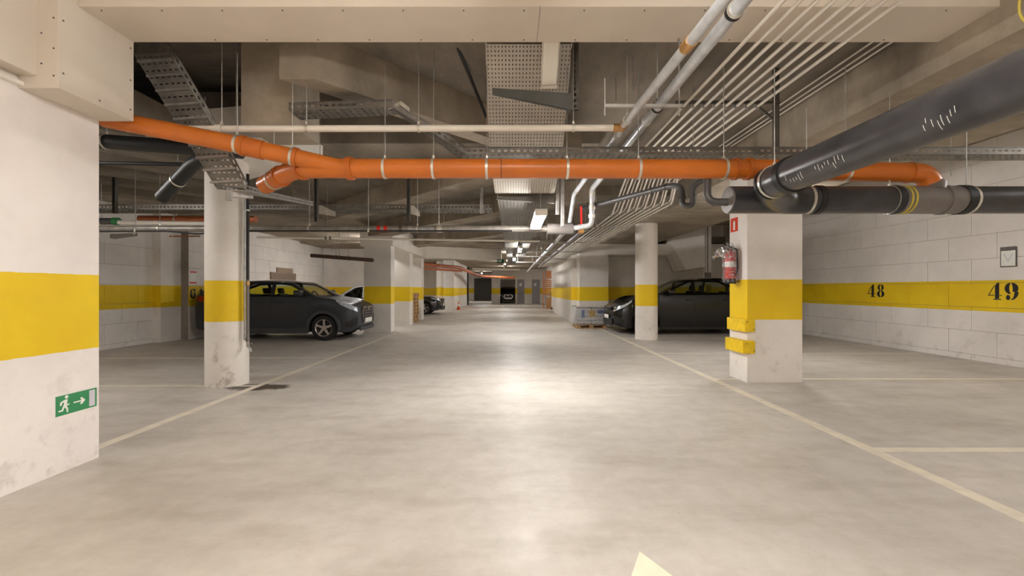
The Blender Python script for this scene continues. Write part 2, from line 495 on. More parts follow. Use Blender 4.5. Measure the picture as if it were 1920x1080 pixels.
# columns
def round_col(x, y, r, z1, mat):
    pr = [(r, 0), (r*.985, .02), (r*.985, z1)]
    m = MB().tube([(x, y, 0), (x, y, z1)], r, 48)
    return struct('column_round', m, mat, smooth=True)
rcol1 = round_col(-3.955, 5.95, .262, 3.25, M_COL)
rcol2 = round_col(3.58, 11.28, .285, 3.03, M_COL)
round_col(-4.7, 28.5, .28, 3.15, M_COL)
struct('pillar_square', B((3.32, 6.0, 0), (4.10, 6.48, 3.03)), M_PIL, bevel=.006)
struct('pillar_stub', B((-4.48, 13.0, 0), (-3.66, 13.4, 2.64)), M_STUB)
struct('pillar_stub_second', B((-4.6, 15.6, 0), (-3.7, 16.1, 2.95)), M_STUB)
struct('pillar_stub_third', B((-4.6, 18.2, 0), (-3.82, 18.7, 2.65)), M_STUB)
struct('beam_over_stubs', B((-4.6, 13.0, 2.64), (-3.60, 18.7, 3.35)), M_WHITE)
struct('beam_cross', MB().prism([(-3.6, 18.2), (-.45, 19.6), (-.45, 20.1), (-3.6, 18.7)], 2.65, 3.2), M_WHITE)
# right block
struct('wall_right_block', B((2.44, 17.2, 0), (8.8, 25.7, 3.2)), M_STUB)
struct('pillar_right_block', B((2.62, 16.3, 0), (3.72, 17.2, 3.3)), M_STUB)
struct('beam_right_block', B((2.6, 16.2, 2.62), (8.55, 17.2, 3.03)), M_WHITE)
struct('beam_bay_cross', B((5.4, 12.9, 3.3), (8.55, 13.3, 4.0)), M_CONCD)
struct('wall_bay_end_upper', B((3.36, 17.2, 3.0), (8.8, 17.4, 4.1)), M_WR)
struct('beam_stair_underside', MB().add(
    [P(1256, 437, 15.5), P(1322, 402, 14.6), P(1322, 500, 14.6), P(1286, 506, 15.1), P(1256, 452, 15.5),
     P(1256, 437, 15.5)+V((.3, 1.6, 0)), P(1322, 402, 14.6)+V((.3, 2.4, 0)), P(1322, 500, 14.6)+V((.3, 2.4, 0)), P(1286, 506, 15.1)+V((.3, 2, 0)), P(1256, 452, 15.5)+V((.3, 1.6, 0))],
    [(0, 1, 2, 3, 4), (9, 8, 7, 6, 5), (0, 5, 6, 1), (1, 6, 7, 2), (2, 7, 8, 3), (3, 8, 9, 4), (4, 9, 5, 0)]), M_WHITE)
struct('pillar_bay_corner', B((6.66, 14.6, 0), (6.86, 14.8, 4.0)), M_WR)
# far left stretch
struct('wall_far_left', B((-4.3, 27.0, 0), (-3.6, 35.0, 3.15)), M_STUB)
struct('wall_far_bay', B((-9, 24.8, 0), (-8.8, 50, 3.2)), M_STUB)
struct('wall_far_bay_back', B((-8.8, 31, 0), (-4.3, 31.2, 3.2)), M_STUB)
struct('column_black_post', B((-3.62, 35.0, 0), (-3.48, 35.15, 3.1)), M_BLACKST)
struct('wall_back_recess', B((-9, 49, 0), (-1.5, 49.3, 3.2)), M_STUB)
door1 = struct('door_1', B((-4.2, 48.9, 0), (-2.25, 49.0, 2.55)), M_SHUT)
for i in range(9): B((-4.2, 48.87, .05+i*.28), (-2.25, 48.9, .3+i*.28)).build('shutter_slat', M_SHUT, door1)
struct('beam_far_header', B((-3.9, 48.6, 2.6), (-1.6, 48.9, 3.15)), M_STUB)
# back wall with openings: x ranges at Z=39
for i, (a, b_) in enumerate(((-1.75, -.98), (.40, .58), (1.24, 1.92), (2.65, 5.0))):
    struct('wall_back' if i == 0 else 'wall_back_part', B((a, 39, 0), (b_, 39.3, 3.15)), M_STUB)
struct('beam_back', B((-1.75, 39.02, 2.2), (5.0, 39.28, 3.15)), M_STUB)
struct('wall_back_side', B((-1.75, 39.3, 0), (-1.5, 49, 3.15)), M_STUB)
struct('wall_back_deep', B((-1.5, 45.5, 0), (5, 45.7, 3.15)), M_STUB)
struct('wall_far_right', B((3.1, 25.7, 0), (8.8, 39, 3.2)), M_STUB)
for n, (a, b_) in (('door_2', (.58, 1.24)), ('door_3', (1.92, 2.65))):
    d = struct(n, B((a+.03, 39.05, 0), (b_-.03, 39.12, 2.17)), M_DOORG)
    B((a, 39.0, 0), (a+.04, 39.06, 2.2)).build('door_frame', M_DOORG, d)
    B((b_-.04, 39.0, 0), (b_, 39.06, 2.2)).build('door_frame', M_DOORG, d)
    B((a+.04, 39.0, 2.15), (b_-.04, 39.06, 2.2)).build('door_frame', M_DOORG, d)
    MB().bar((a+.08, 39.0, 1.02), (a+.22, 39.0, 1.02), .03, .03).build('door_handle', M_GALV, d)
    B((a+.2, 39.03, 1.6), (a+.4, 39.05, 1.85)).build('door_plate', M_SIGNW, d)

# ---------------------------------------------------------------- stencilled numbers
def cres(cx, cy, rx, ry, ix, iy, a0, a1, n=14):
    o = [(cx+rx*math.cos(a0+(a1-a0)*k/n), cy+ry*math.sin(a0+(a1-a0)*k/n)) for k in range(n+1)]
    i = [(cx+ix*math.cos(a1+(a0-a1)*k/n), cy+iy*math.sin(a1+(a0-a1)*k/n)) for k in range(n+1)]
    return o+i
def circ(cx, cy, r, n=14): return [(cx+r*math.cos(2*PI*k/n), cy+r*math.sin(2*PI*k/n)) for k in range(n)]
R_ = math.radians
DIG = {
 '4': [[(.5, .07), (.80, .07), (.80, 1.0), (.66, 1.0), (.5, .84)], [(.40, 0), (.94, 0), (.94, .055), (.40, .055)],
       [(0, .24), (.46, .24), (.46, .29), (.07, .29), (.46, .80), (.46, .88), (0, .29)], [(.84, .24), (1, .24), (1, .29), (.84, .29)]],
 '8': [cres(.5, .75, .38, .25, .11, .21, R_(100), R_(260)), cres(.5, .75, .38, .25, .11, .21, R_(-80), R_(80)),
       cres(.5, .26, .46, .26, .12, .22, R_(97), R_(263)), cres(.5, .26, .46, .26, .12, .22, R_(-83), R_(83))],
 '9': [cres(.46, .67, .44, .33, .12, .28, R_(98), R_(262)), cres(.46, .67, .50, .33, .12, .28, R_(-40), R_(82)),
       cres(.42, .5, .56, .5, .28, .46, R_(-82), R_(-4)), circ(.26, .15, .15)],
}
DIG['6'] = [[(1-a, 1-b) for a, b in p] for p in DIG['9']]
def number(txt, wall, x, y0, z0, h, wd, side):
    """side=-1: on a wall facing -x (reads towards -y); side=+1: on a wall facing +x (reads towards +y)"""
    dw = wd/len(txt)
    for i, ch in enumerate(txt):
        for p in DIG[ch]:
            MB().flat([(a*dw*.86, b*h) for a, b in p], (x, y0+side*dw*i, z0), (0, side, 0), (0, 0, 1), (side, 0, 0), .0015).build('painted_digit', M_INK, wall)
number('48', wr, 8.546, 10.22, 1.13, .30, .50, -1)
number('49', wr, 8.546, 7.64, 1.13, .30, .50, -1)
number('64', wl2, -8.415, 11.18, 1.07, .26, .52, 1)
MB().box((-8.42, 11.18, 1.27+.2), (-8.412, 11.42, 1.51)).build('red_tape_strip', M_SIGNRED, wl2)
MB().box((-8.42, 11.2, 1.51), (-8.415, 11.4, 1.78)).build('paper_sheet', M_SIGNW, wl2)
MB().box((-8.42, 11.2, 1.75), (-8.41, 11.42, 1.79)).build('red_tape_strip', M_SIGNRED, wl2)

# ================================================================ CARS
def lerp(a, b, t): return a+(b-a)*t
def interp(tab, x):
    if x <= tab[0][0]: return tab[0][1]
    for (a, va), (b, vb) in zip(tab, tab[1:]):
        if x <= b:
            t = (x-a)/(b-a); t = t*t*(3-2*t)*.5+t*.5
            return va+(vb-va)*t
    return tab[-1][1]

def make_car(name, label, loc, rz, L_, W, H, wb, fo, paint, ra=.335, cladding=None, grille='hex', belt=.62, hood=.60, cowl=.27, rf=.42, rr=.80, plate=True, group=None, detail=True):
    """local: nose at x=0, tail at x=-L (u = distance behind the nose)"""
    t = thing(name, label, 'car', loc, rz, group, local=True)
    hw = W/2
    zb0 = .20 if cladding else .17
    zs = [(0, H*hood-.09), (.12, H*hood-.03), (L_*cowl*.6, H*belt-.03), (L_*cowl, H*belt), (L_*.6, H*(belt+.015)), (L_, H*(belt+.03))]
    zt = [(0, H*hood-.06), (.1, H*hood), (L_*cowl*.5, H*hood+.06), (L_*cowl, H*belt+.045)]
    pl = [(0, .70), (.06, .82), (.16, .91), (.35, .97), (.7, 1), (L_-.8, 1), (L_-.3, .96), (L_-.08, .88), (L_, .80)]
    bot = [(0, .30), (.12, .21), (.4, zb0), (L_-.5, zb0), (L_-.1, .28), (L_, .36)]
    u1, u2 = fo, fo+wb
    Ra = ra+.055
    def nose(tt): return [.05, .03, .0, .0, .02, .05, .07, .08, .08][tt]
    def sec(u):
        w_ = hw*interp(pl, u); zb = interp(bot, u); s_ = interp(zs, u)
        for uc in (u1, u2):
            if abs(u-uc) < Ra: zb = max(zb, ra+math.sqrt(max(0, Ra*Ra-(u-uc)**2)))
        d = s_-zb
        return [(w_*.93, zb), (w_*.985, zb+.02*min(1, d)), (w_*1.0, zb+d*.33), (w_*.998, zb+d*.62), (w_*.985, zb+d*.84), (w_*.955, s_)]
    us = sorted(set([0, .03, .06, .1, .16, .24, .35, .5, .65]+[round(uc+Ra*math.cos(PI*k/14), 4) for uc in (u1, u2) for k in range(15)]+
                [round(uc+s_*(Ra+.002), 4) for uc in (u1, u2) for s_ in (-1, 1)]+[L_*k/16 for k in range(9, 16)]+[L_-.3, L_-.15, L_-.06, L_, u1+wb*.35, u1+wb*.5, u1+wb*.65]))
    us = [u for u in us if 0 <= u <= L_]
    def X(u, tt): return -(u+nose(tt)*max(0, 1-u/.5) - (.04*max(0, 1-(L_-u)/.3) if tt > 3 else 0)*1)
    body = MB()
    for sg in (1, -1):
        rows = [[V((X(u, k), sg*y, z)) for k, (y, z) in enumerate(sec(u))] for u in us]
        if sg < 0: rows = [list(reversed(r)) for r in rows]
        body.grid(rows)
    # bonnet
    uh = [u for u in us if u <= L_*cowl]+[L_*cowl]
    rows = []
    for u in uh:
        y, s_ = sec(u)[5]; z_ = interp(zt, u)
        half = [(y, s_), (y*.93, lerp(s_, z_, .45)), (y*.80, lerp(s_, z_, .78)), (y*.45, lerp(s_, z_, .95)), (0, z_)]
        xx = [X(u, 5), X(u, 6), X(u, 7), X(u, 8), X(u, 8)]
        r = [V((a, b, c)) for a, (b, c) in zip(xx, half)]
        rows.append(r+[V((p.x, -p.y, p.z)) for p in reversed(r[:-1])])
    body.grid(rows)
    # nose and tail closing faces
    for u in (0, L_):
        s_ = sec(u); top = interp(zt, 0) if u == 0 else H*.78
        bands = list(s_)+([(s_[5][0]*.8, lerp(s_[5][1], top, .78)), (s_[5][0]*.45, top)] if u == 0 else [])
        rows = [[V((X(u, min(k, 8))-(0 if abs(f) > .99 else (-.03 if u == 0 else .03)*(1-f*f)), y*f, z)) for f in (1, .8, .5, 0, -.5, -.8, -1)] for k, (y, z) in enumerate(bands)]
        body.grid(rows)
    # greenhouse
    zl = [(L_*cowl-.02, H*belt+.03), (L_*rf, H-.055), (L_*(rf+.08), H-.02), (L_*(rf+rr)/2, H), (L_*rr, H-.035), (L_*rr+.14, H-.09), (L_-.16, H*belt+.16), (L_-.1, H*belt+.04)]
    def zr(u):
        if u <= zl[0][0]: return zl[0][1]
        for (a, va), (b, vb) in zip(zl, zl[1:]):
            if u <= b: return va+(vb-va)*(u-a)/(b-a)
        return zl[-1][1]
    def yz(u, z):
        base = sec(min(max(u, 0), L_))[5][0]*.985 if True else 0
        bz = interp(zs, u)
        f = max(0, (z-bz)/(H-bz))
        return base*(1-.20*f**1.1)
    outline = [(u, z-.012) for u, z in zl]
    bl = [(L_-.1, interp(zs, L_-.1)-.01), (L_*.7, interp(zs, L_*.7)-.01), (L_*.5, interp(zs, L_*.5)-.01), (L_*cowl-.02, interp(zs, L_*cowl)-.01)]
    wins = []
    ub = L_*cowl
    spans = [(ub+.16, u1+wb*.50), (u1+wb*.50+.09, u1+wb*.86), (u1+wb*.86+.08, L_-.50)]
    for a, b in spans:
        top, botm = [], []
        for k in range(13):
            u = lerp(a, b, k/12)
            zt_ = zr(u)-.075; 
            if u < L_*rf+.05: zt_ = min(zt_, zr(u-.10)-.03)
            if u > L_*rr: zt_ = min(zt_, zr(u+.12)-.03)
            zb_ = interp(zs, u)+.03
            if zt_-zb_ > .02: top.append((u, zt_)); botm.append((u, zb_))
        if len(top) > 2: wins.append(botm+list(reversed(top)))
    glass = []
    for sg in (1, -1):
        loops = [[V((u, z, 0)) for u, z in outline+bl]]+[[V((u, z, 0)) for u, z in w_] for w_ in wins]
        tr = tessellate_polygon(loops)
        flat = [p for lp in loops for p in lp]
        vo = [V((-p.x, sg*yz(p.x, p.y), p.y)) for p in flat]; vi = [V((-p.x, sg*(yz(p.x, p.y)-.035), p.y)) for p in flat]
        n = len(flat); fs = [tuple(q) for q in tr]+[tuple(i+n for i in reversed(q)) for q in tr]
        k = 0
        for lp in loops:
            m_ = len(lp)
            fs += [(k+i, k+(i+1) % m_, k+(i+1) % m_+n, k+i+n) for i in range(m_)]
            k += m_
        body.add(vo+vi, fs)
        for w_ in wins:
            h2 = len(w_)//2; bt = w_[:h2]; tp = list(reversed(w_[h2:]))
            glass.append([[V((-u, sg*(yz(u, lerp(z0, z1, q))-.012), lerp(z0, z1, q))) for q in (0, .5, 1)] for (u, z0), (_, z1) in zip(bt, tp)])
    # roof, screens: crowned grid over the top line
    def crown(u, f):
        z = zr(u); y = yz(u, z)
        bow = .05 if u < L_*rf else .03
        fx = (1-f*f)*(.10 if u < L_*rf+.01 else (0 if u < L_*rr+.1 else -.05))
        return V((-u+fx, y*f, z+(1-f*f)*bow*(.4 if u < L_*rf else 1)))
    F = (-1, -.9, -.6, -.3, 0, .3, .6, .9, 1)
    ru = [L_*rf+(L_*rr-L_*rf)*k/10 for k in range(11)]+[L_*rr+.14]
    body.grid([[crown(u, f) for f in F] for u in ru])
    wu = [L_*cowl-.02+(L_*rf-L_*cowl+.02)*k/6 for k in range(7)]
    tu = [L_*rr+.14+(L_-.16-L_*rr-.14)*k/4 for k in range(5)]+[L_-.1]
    for uu in (wu, tu):
        for fa in ((-1, -.9), (.9, 1)):
            body.grid([[crown(u, f) for f in fa] for u in uu])
    bo = body.build('body', paint, t, smooth=True, sharp=.55)
    Ff = (-.9, -.6, -.3, 0, .3, .6, .9)
    MB().grid([[crown(u, f)+V((.004, 0, -.002)) for f in Ff] for u in wu]).build('windscreen', M_GLASS, t, smooth=True)
    MB().grid([[crown(u, f) for f in Ff] for u in tu]).build('rear_window', M_GLASS, t, smooth=True)
    for g in glass: MB().grid(g).build('side_window', M_GLASS, t, smooth=True)
    # underbody, cabin
    ub_ = MB().box((-(L_-.25), -hw+.28, .2), (-.2, hw-.28, .45))
    for uc in (u1, u2):
        for sg in (1, -1):
            rows = [[V((-uc-Ra*math.cos(PI*k/14), sg*yy, ra+Ra*math.sin(PI*k/14))) for k in range(15)] for yy in (hw-.03, hw-.32)]
            ub_.grid(rows)
            ub_.box((-uc-Ra, min(sg*(hw-.34), sg*(hw-.32)), .2), (-uc+Ra, max(sg*(hw-.34), sg*(hw-.32)), ra+Ra))
    ub_.build('underbody', M_CPL, t)
    cb = MB().box((-L_*cowl-.45, -hw*.82, H*.42), (-L_*cowl-.02, hw*.82, H*belt+.0))
    cb.box((-(L_-.35), -hw*.85, .40), (-L_*cowl, hw*.85, .46))
    cb.build('dashboard', M_CABIN, t)
    for sy in (-.36, .36):
        uc = u1+wb*.50
        s_ = MB().box((-uc-.25, sy-.25, .46), (-uc+.25, sy+.25, .66))
        Rm = Matrix.Rotation(R_(-14), 3, 'Y')
        s_.box((-uc-.36, sy-.24, .62), (-uc-.24, sy+.24, H*.78), Rm, (-uc-.3, sy, .66))
        s_.box((-uc-.34, sy-.13, H*.79), (-uc-.26, sy+.13, H*.89), Rm, (-uc-.3, sy, .66))
        s_.build('seat', M_CABIN, t, bevel=.03)
    uc = u2-.15
    MB().box((-uc-.25, -.62, .46), (-uc+.25, .62, .68)).box((-uc-.35, -.62, .6), (-uc-.22, .62, H*.76)).build('rear_seat', M_CABIN, t, bevel=.03)
    a_ = u1+wb*.5-.55
    MB().ring((-a_, .36, H*belt+.0), (1, 0, .5), .16, .19, .03).build('steering_wheel', M_CABIN, t, smooth=True)
    # wheels
    for uc in (u1, u2):
        for sg in (1, -1):
            wc = V((-uc, sg*(hw-.125), ra))
            prof = [(ra*.66, -.095), (ra*.80, -.112), (ra*.95, -.105), (ra, -.08), (ra, .08), (ra*.95, .105), (ra*.80, .112), (ra*.66, .095)]
            rows = [[wc+V((r*math.cos(2*PI*k/36), o*sg, r*math.sin(2*PI*k/36))) for k in range(36)] for r, o in prof]
            ty = MB().grid(rows, close=True).build('tyre', M_TYRE, t, smooth=True)
            rm = MB()
            prof = [(ra*.66, .098), (ra*.68, .10), (ra*.62, .085), (ra*.60, .0), (ra*.60, -.09)]
            rm.grid([[wc+V((r*math.cos(2*PI*k/36), o*sg, r*math.sin(2*PI*k/36))) for k in range(36)] for r, o in prof], close=True)
            for k in range(5):
                a = 2*PI*k/5+.3
                d = V((math.cos(a), 0, math.sin(a))); q = V((-math.sin(a), 0, math.cos(a))); n = V((0, sg, 0))
                o0, o1 = wc+n*.075+d*.03, wc+n*.085+d*ra*.63
                vs = [o0+q*.035, o0-q*.035, o1-q*.024, o1+q*.024]
                rm.add(vs+[p-n*.03 for p in vs], [(0, 1, 2, 3), (7, 6, 5, 4), (0, 4, 5, 1), (1, 5, 6, 2), (2, 6, 7, 3), (3, 7, 4, 0)])
            rm.tube([wc+V((0, sg*.04, 0)), wc+V((0, sg*.09, 0))], .06, 16)
            rm.build('rim', M_RIM, ty, smooth=True)
            MB().tube([wc, wc+V((0, sg*.02, 0))], ra*.58, 24).build('brake_disc', M_CPL, ty)
            if cladding:
                rows = []
                for k in range(21):
                    a = PI*(-.06+1.12*k/20); c_, s_ = math.cos(a), math.sin(a)
                    yy = hw*interp(pl, uc)
                    rows.append([V((-uc-r*c_, sg*(yy+o), ra+r*s_)) for r, o in ((Ra-.01, -.05), (Ra-.01, .012), (Ra+.065, .012), (Ra+.075, -.01))])
                MB().grid(rows).build('wheel_arch_trim', cladding, t, smooth=True)
    # sills, mirrors, handles
    for sg in (1, -1):
        MB().box((-(u2-Ra-.02), min(sg*(hw-.06), sg*(hw+.004)), zb0-.02), (-(u1+Ra+.02), max(sg*(hw-.06), sg*(hw+.004)), zb0+(.13 if cladding else .05))).build('sill', cladding or M_CPL, t, bevel=.01)
        um = L_*cowl+.32
        zm = interp(zs, um)+.05
        MB().box((-um-.10, min(sg*(hw-.0), sg*(hw+.20)), zm-.01), (-um+.08, max(sg*(hw-.0), sg*(hw+.20)), zm+.13)).box((-um-.03, min(sg*(hw-.1), sg*(hw+.04)), zm-.04), (-um+.05, max(sg*(hw-.1), sg*(hw+.04)), zm+.02)).build('mirror', paint if not cladding else M_PAINTC, t, bevel=.03)
        for ud in (u1+wb*.5-.12, u1+wb*.86-.02):
            MB().box((-ud-.11, min(sg*(hw-.02), sg*(hw+.02)), H*belt-.13), (-ud+.09, max(sg*(hw-.02), sg*(hw+.02)), H*belt-.105)).build('door_handle', paint, t, bevel=.005)
        # door shut lines
        for ud in (L_*cowl+.12, u1+wb*.5+.04):
            MB().grid([[V((-ud+o, sg*(y+.002), z)) for o in (-.004, .004)] for y, z in sec(ud)]).build('door_seam', M_CPL, t)
        # headlight: patch wrapped round the corner
        def S(u, k):
            s_ = sec(u); i = min(int(k), 4); f = k-i
            y = lerp(s_[i][0], s_[i+1][0], f); z = lerp(s_[i][1], s_[i+1][1], f)
            return V((lerp(X(u, i), X(u, i+1), f), sg*y, z))
        rows = []; rows2 = []
        for k in range(11):
            f = k/10; u = lerp(.005, .50, f)
            lo, hi = lerp(3.6, 4.55, f**.8), lerp(4.8, 4.95, f)
            rows.append([S(u, lerp(lo, hi, q))+V((.02, sg*.022, 0)) for q in (0, .33, .66, 1)])
        MB().grid(rows).build('headlight', M_HEAD, t, smooth=True)
        MB().grid([[p+V((.012, sg*.01, 0)) for p in r] for r in rows]).build('headlight_lens', M_LENS, t, smooth=True)
        # fog light pod
        rows = [[S(lerp(.01, .26, a), lerp(1.5, 2.7-.7*a, b_))+V((.008, sg*.01, 0)) for b_ in (0, .5, 1)] for a in (0, .25, .5, .75, 1)]
        MB().grid(rows).build('air_intake', M_CPL, t, smooth=True)
        # tail lamp
        rows = [[S(L_-lerp(.32, .01, a), lerp(4.0, 4.95, b_))+V((-.008, sg*.01, 0)) for b_ in (0, .5, 1)] for a in (0, .5, 1)]
        MB().grid(rows).build('tail_light', M_TAIL, t, smooth=True)
    # front: grille and plate
    zg0, zg1 = .40, H*hood-.10
    fx = .035
    def hexa(k):
        w1, w2, w3 = .30*k, .42*k, .33*k; m = lerp(zg0, zg1, .62); c = (zg0+zg1)/2
        return [(a, c+(z-c)*k) for a, z in ((-w1, zg0), (w1, zg0), (w2, m), (w3, zg1), (-w3, zg1), (-w2, m))]
    if grille == 'hex':
        fr = MB().flat(hexa(1.0), (fx-.03, 0, 0), (0, 1, 0), (0, 0, 1), (1, 0, 0), .045).build('grille_frame', M_CHROME, t)
        MB().flat(hexa(.9), (fx-.02, 0, 0), (0, 1, 0), (0, 0, 1), (1, 0, 0), .04).build('grille', M_CPL, t)
        for k in range(6):
            z = lerp(zg0+.05, zg1-.04, k/5)
            MB().box((fx+.01, -.33, z-.008), (fx+.028, .33, z+.008)).build('grille_slat', M_GREYPL, t)
    else:
        MB().box((fx-.06, -.42, zg1-.07), (fx, .42, zg1+.02)).build('grille', M_CPL, t, bevel=.01)
        MB().box((fx-.06, -.55, .27), (fx+.01, .55, .44)).build('lower_grille', M_CPL, t, bevel=.02)
        MB().box((fx-.03, -.42, zg1+.02), (fx+.006, .42, zg1+.032)).build('grille_trim', M_CHROME, t)
    MB().box((fx-.03, -.55, .22), (fx+.006, .55, .32)).build('bumper_insert', cladding or M_CPL, t, bevel=.01)
    if plate: MB().box((fx+.02, -.26, .43), (fx+.036, .26, .54)).build('number_plate', M_SIGNW, t)
    MB().tube([(fx+.02, 0, zg1-.05), (fx+.036, 0, zg1-.05)], .05, 16).build('emblem', M_CHROME, t)
    return t

make_car('small_suv', 'dark charcoal small crossover car parked behind the near round column, nose to the aisle', (-4.0, 11.8, 0), 0,
         4.2, 1.80, 1.535, 2.60, .80, M_PAINTC, ra=.325, cladding=plain('grey_cladding', (62, 63, 66), .5), belt=.72, hood=.62, cowl=.25, rf=.40)
make_car('black_hatchback', 'glossy black tall hatchback car between right round column and fire extinguisher pillar', (3.03, 13.25, 0), PI,
         4.70, 1.84, 1.64, 2.75, .88, M_PAINTB, ra=.345, grille='bar', belt=.69, hood=.53, cowl=.265, rf=.46, rr=.80)
make_car('silver_car', 'pale silver car seen between charcoal crossover and the first white wall stub', (-8.38, 17.0, 0), PI,
         3.65, 1.70, 1.50, 2.35, .70, M_PAINTS, ra=.30, grille='bar', cowl=.46, rf=.66, rr=.86)
make_car('navy_car', 'shiny dark hatchback nose poking out behind the third wall stub, beyond the pallets', (-3.68, 23.0, 0), 0,
         4.2, 1.78, 1.47, 2.55, .82, M_PAINTN, ra=.32, grille='bar')
make_car('grey_far_car', 'dark grey car facing the camera in the opening at the far end', (-.25, 39.6, 0), -PI/2,
         4.3, 1.80, 1.50, 2.6, .85, M_PAINTC, ra=.32, grille='hex')

# ================================================================ SERVICES
def clampring(t, c, d, r, mat=M_CLAMP, rod=None, wd=.022, rods=.004):
    o = MB().ring(c, d, r+.001, r+.007, wd)
    o.box((c[0]-.008, c[1]-.008, c[2]+r), (c[0]+.008, c[1]+.008, c[2]+r+.03))
    cl = o.build('pipe_clamp', mat, t, smooth=True)
    if rod: MB().tube([(c[0], c[1], c[2]+r+.01), (c[0], c[1], rod)], rods, 6).build('hanger_rod', M_GALV, t)

def pipe(name, label, cat, pts, r, mat, fil=0, seg=20, clamps=(), sleeves=(), group=None):
    """clamps: (segment, fraction, rod_top or None[, mat]); sleeves: (segment, fraction, width, extra radius, mat)"""
    pts = [V(p) for p in pts]
    t = thing(name, label, cat, tuple(pts[0]), group=group)
    MB().tube(pts, r, seg, fil).build('pipe_length', mat, t, smooth=True)
    for c in clamps:
        a, b = pts[c[0]], pts[c[0]+1]; p = a.lerp(b, c[1])
        clampring(t, p, b-a, r, rod=c[2], mat=c[3] if len(c) > 3 else M_CLAMP)
    for s_ in sleeves:
        a, b = pts[s_[0]], pts[s_[0]+1]; p = a.lerp(b, s_[1])
        MB().ring(p, b-a, r-.002, r+s_[3], s_[2], 24).build('pipe_socket', s_[4], t, smooth=True)
    return t
def fr(a, b, x):  # fraction along a..b in world x
    return (x-a)/(b-a)

# orange main
ZO = 3.75
def ox(px): return (px-958)*ZO/800
zo = 1.32+227*ZO/800
a, b = P(555, 318, ZO), P(1430, 317, ZO)
oc = P(1740, 325, ZO)
o_pts = [P(497, 347, 4.15), P(548, 319, 3.85), a+V((.12, 0, .01)), b, oc, oc+V((.05, 0, -.22))]
xs = lambda px: fr(o_pts[2].x, o_pts[3].x, ox(px))
om = pipe('orange_drain_pipe', 'thick orange drain pipe running straight across the whole aisle under the ceiling', 'pipe', o_pts, .084, M_ORANGE, fil=.12, seg=28,
     clamps=[(2, xs(p), zo+.9) for p in (722, 813, 913, 1063, 1197, 1357)]+[(3, .5, zo+.9), (0, .35, 3.31)],
     sleeves=[(2, xs(657), .05, .016, M_ORANGED), (2, xs(940), .006, .001, M_FOAMD), (2, xs(1378), .03, .012, M_ORANGED), (2, xs(1402), .04, .012, M_ORANGED), (3, .88, .012, .006, M_ORANGED), (0, .6, .05, .012, M_ORANGED), (1, .6, .03, .012, M_ORANGED)])
ob = [P(196, 222, 3.46), P(450, 272, 3.60), P(655, 318, 3.75)]
pipe('orange_branch_pipe', 'orange branch pipe sloping down from the boxed corner at left into the main drain', 'pipe', ob, .072, M_ORANGE, seg=28,
     clamps=[(0, .98, 3.31), (1, .47, 3.31)], sleeves=[(1, .12, .16, .008, M_ORANGED), (1, .03, .03, .014, M_ORANGED), (1, .5, .03, .012, M_ORANGED)])

# black insulated pipes
ZB = 3.72
zb = 1.32+167*ZB/800
bx = lambda px: (px-958)*ZB/800
p0, p1 = V((bx(1366), ZB, zb)), V((7.6, ZB, zb))
bm = pipe('black_insulated_pipe', 'fat black foam insulated pipe running right along in front of the square pillar', 'pipe', [p0, p1], .117, M_FOAM, seg=32,
     clamps=[(0, fr(p0.x, p1.x, bx(1512)), 2.9), (0, fr(p0.x, p1.x, bx(1668)), 3.03), (0, fr(p0.x, p1.x, bx(1812)), 3.03)],
     sleeves=[(0, fr(p0.x, p1.x, bx(1737)), .52, .004, M_GREYPL), (0, fr(p0.x, p1.x, bx(1765)), .03, .012, M_GREYPL), (0, fr(p0.x, p1.x, bx(1800)), .07, .010, M_FOAMD),
              (0, fr(p0.x, p1.x, bx(1672)), .05, .008, M_FOAMD), (0, fr(p0.x, p1.x, bx(1688)), .016, .007, M_YTAPE), (0, fr(p0.x, p1.x, bx(1696)), .016, .007, M_YTAPE), (0, fr(p0.x, p1.x, bx(1530)), .05, .008, M_FOAMD)])
MB().tube([p0-V((.012, 0, 0)), p0], .112, 32).build('end_disc', M_GREYPL, bm, smooth=True)
MB().tube([V((oc.x+.05, ZO, oc.z-.10)), V((oc.x+.02, ZB, zb+.06))], .088, 24).build('tee_branch', M_GREYPL, bm, smooth=True)
q0 = V((2.05, 1.0, 2.155)); q1 = V((2.05, 3.42, 2.155)); q2 = V((2.35, 3.72, zb))
dg = pipe('black_overhead_pipe', 'fat black insulated pipe coming overhead from top right corner towards the pillar', 'pipe', [q0, q1, q2, q2+V((.2, 0, 0))], .122, M_FOAM, fil=.2, seg=32,
     clamps=[(0, (3.32-1)/2.42, 3.03)], sleeves=[(0, (3.12-1)/2.42, .06, .012, M_FOAMD), (0, .98, .025, .006, M_FOAMD)])
for k, yy in enumerate([2.50+.028*i for i in range(9)]+[2.86+.03*i for i in range(6)]+[1.86+.022*i for i in range(8)]):
    a0 = random.uniform(196, 214)
    pts = [V((2.05, yy+.012*j/7, 2.155))+V((math.cos(a), 0, math.sin(a)))*.1222 for j, a in enumerate([R_(a0+3.5*i) for i in range(random.randint(4, 8))])]
    MB().tube(pts, .0013, 5).build('white_scuff', M_SIGNW, dg)
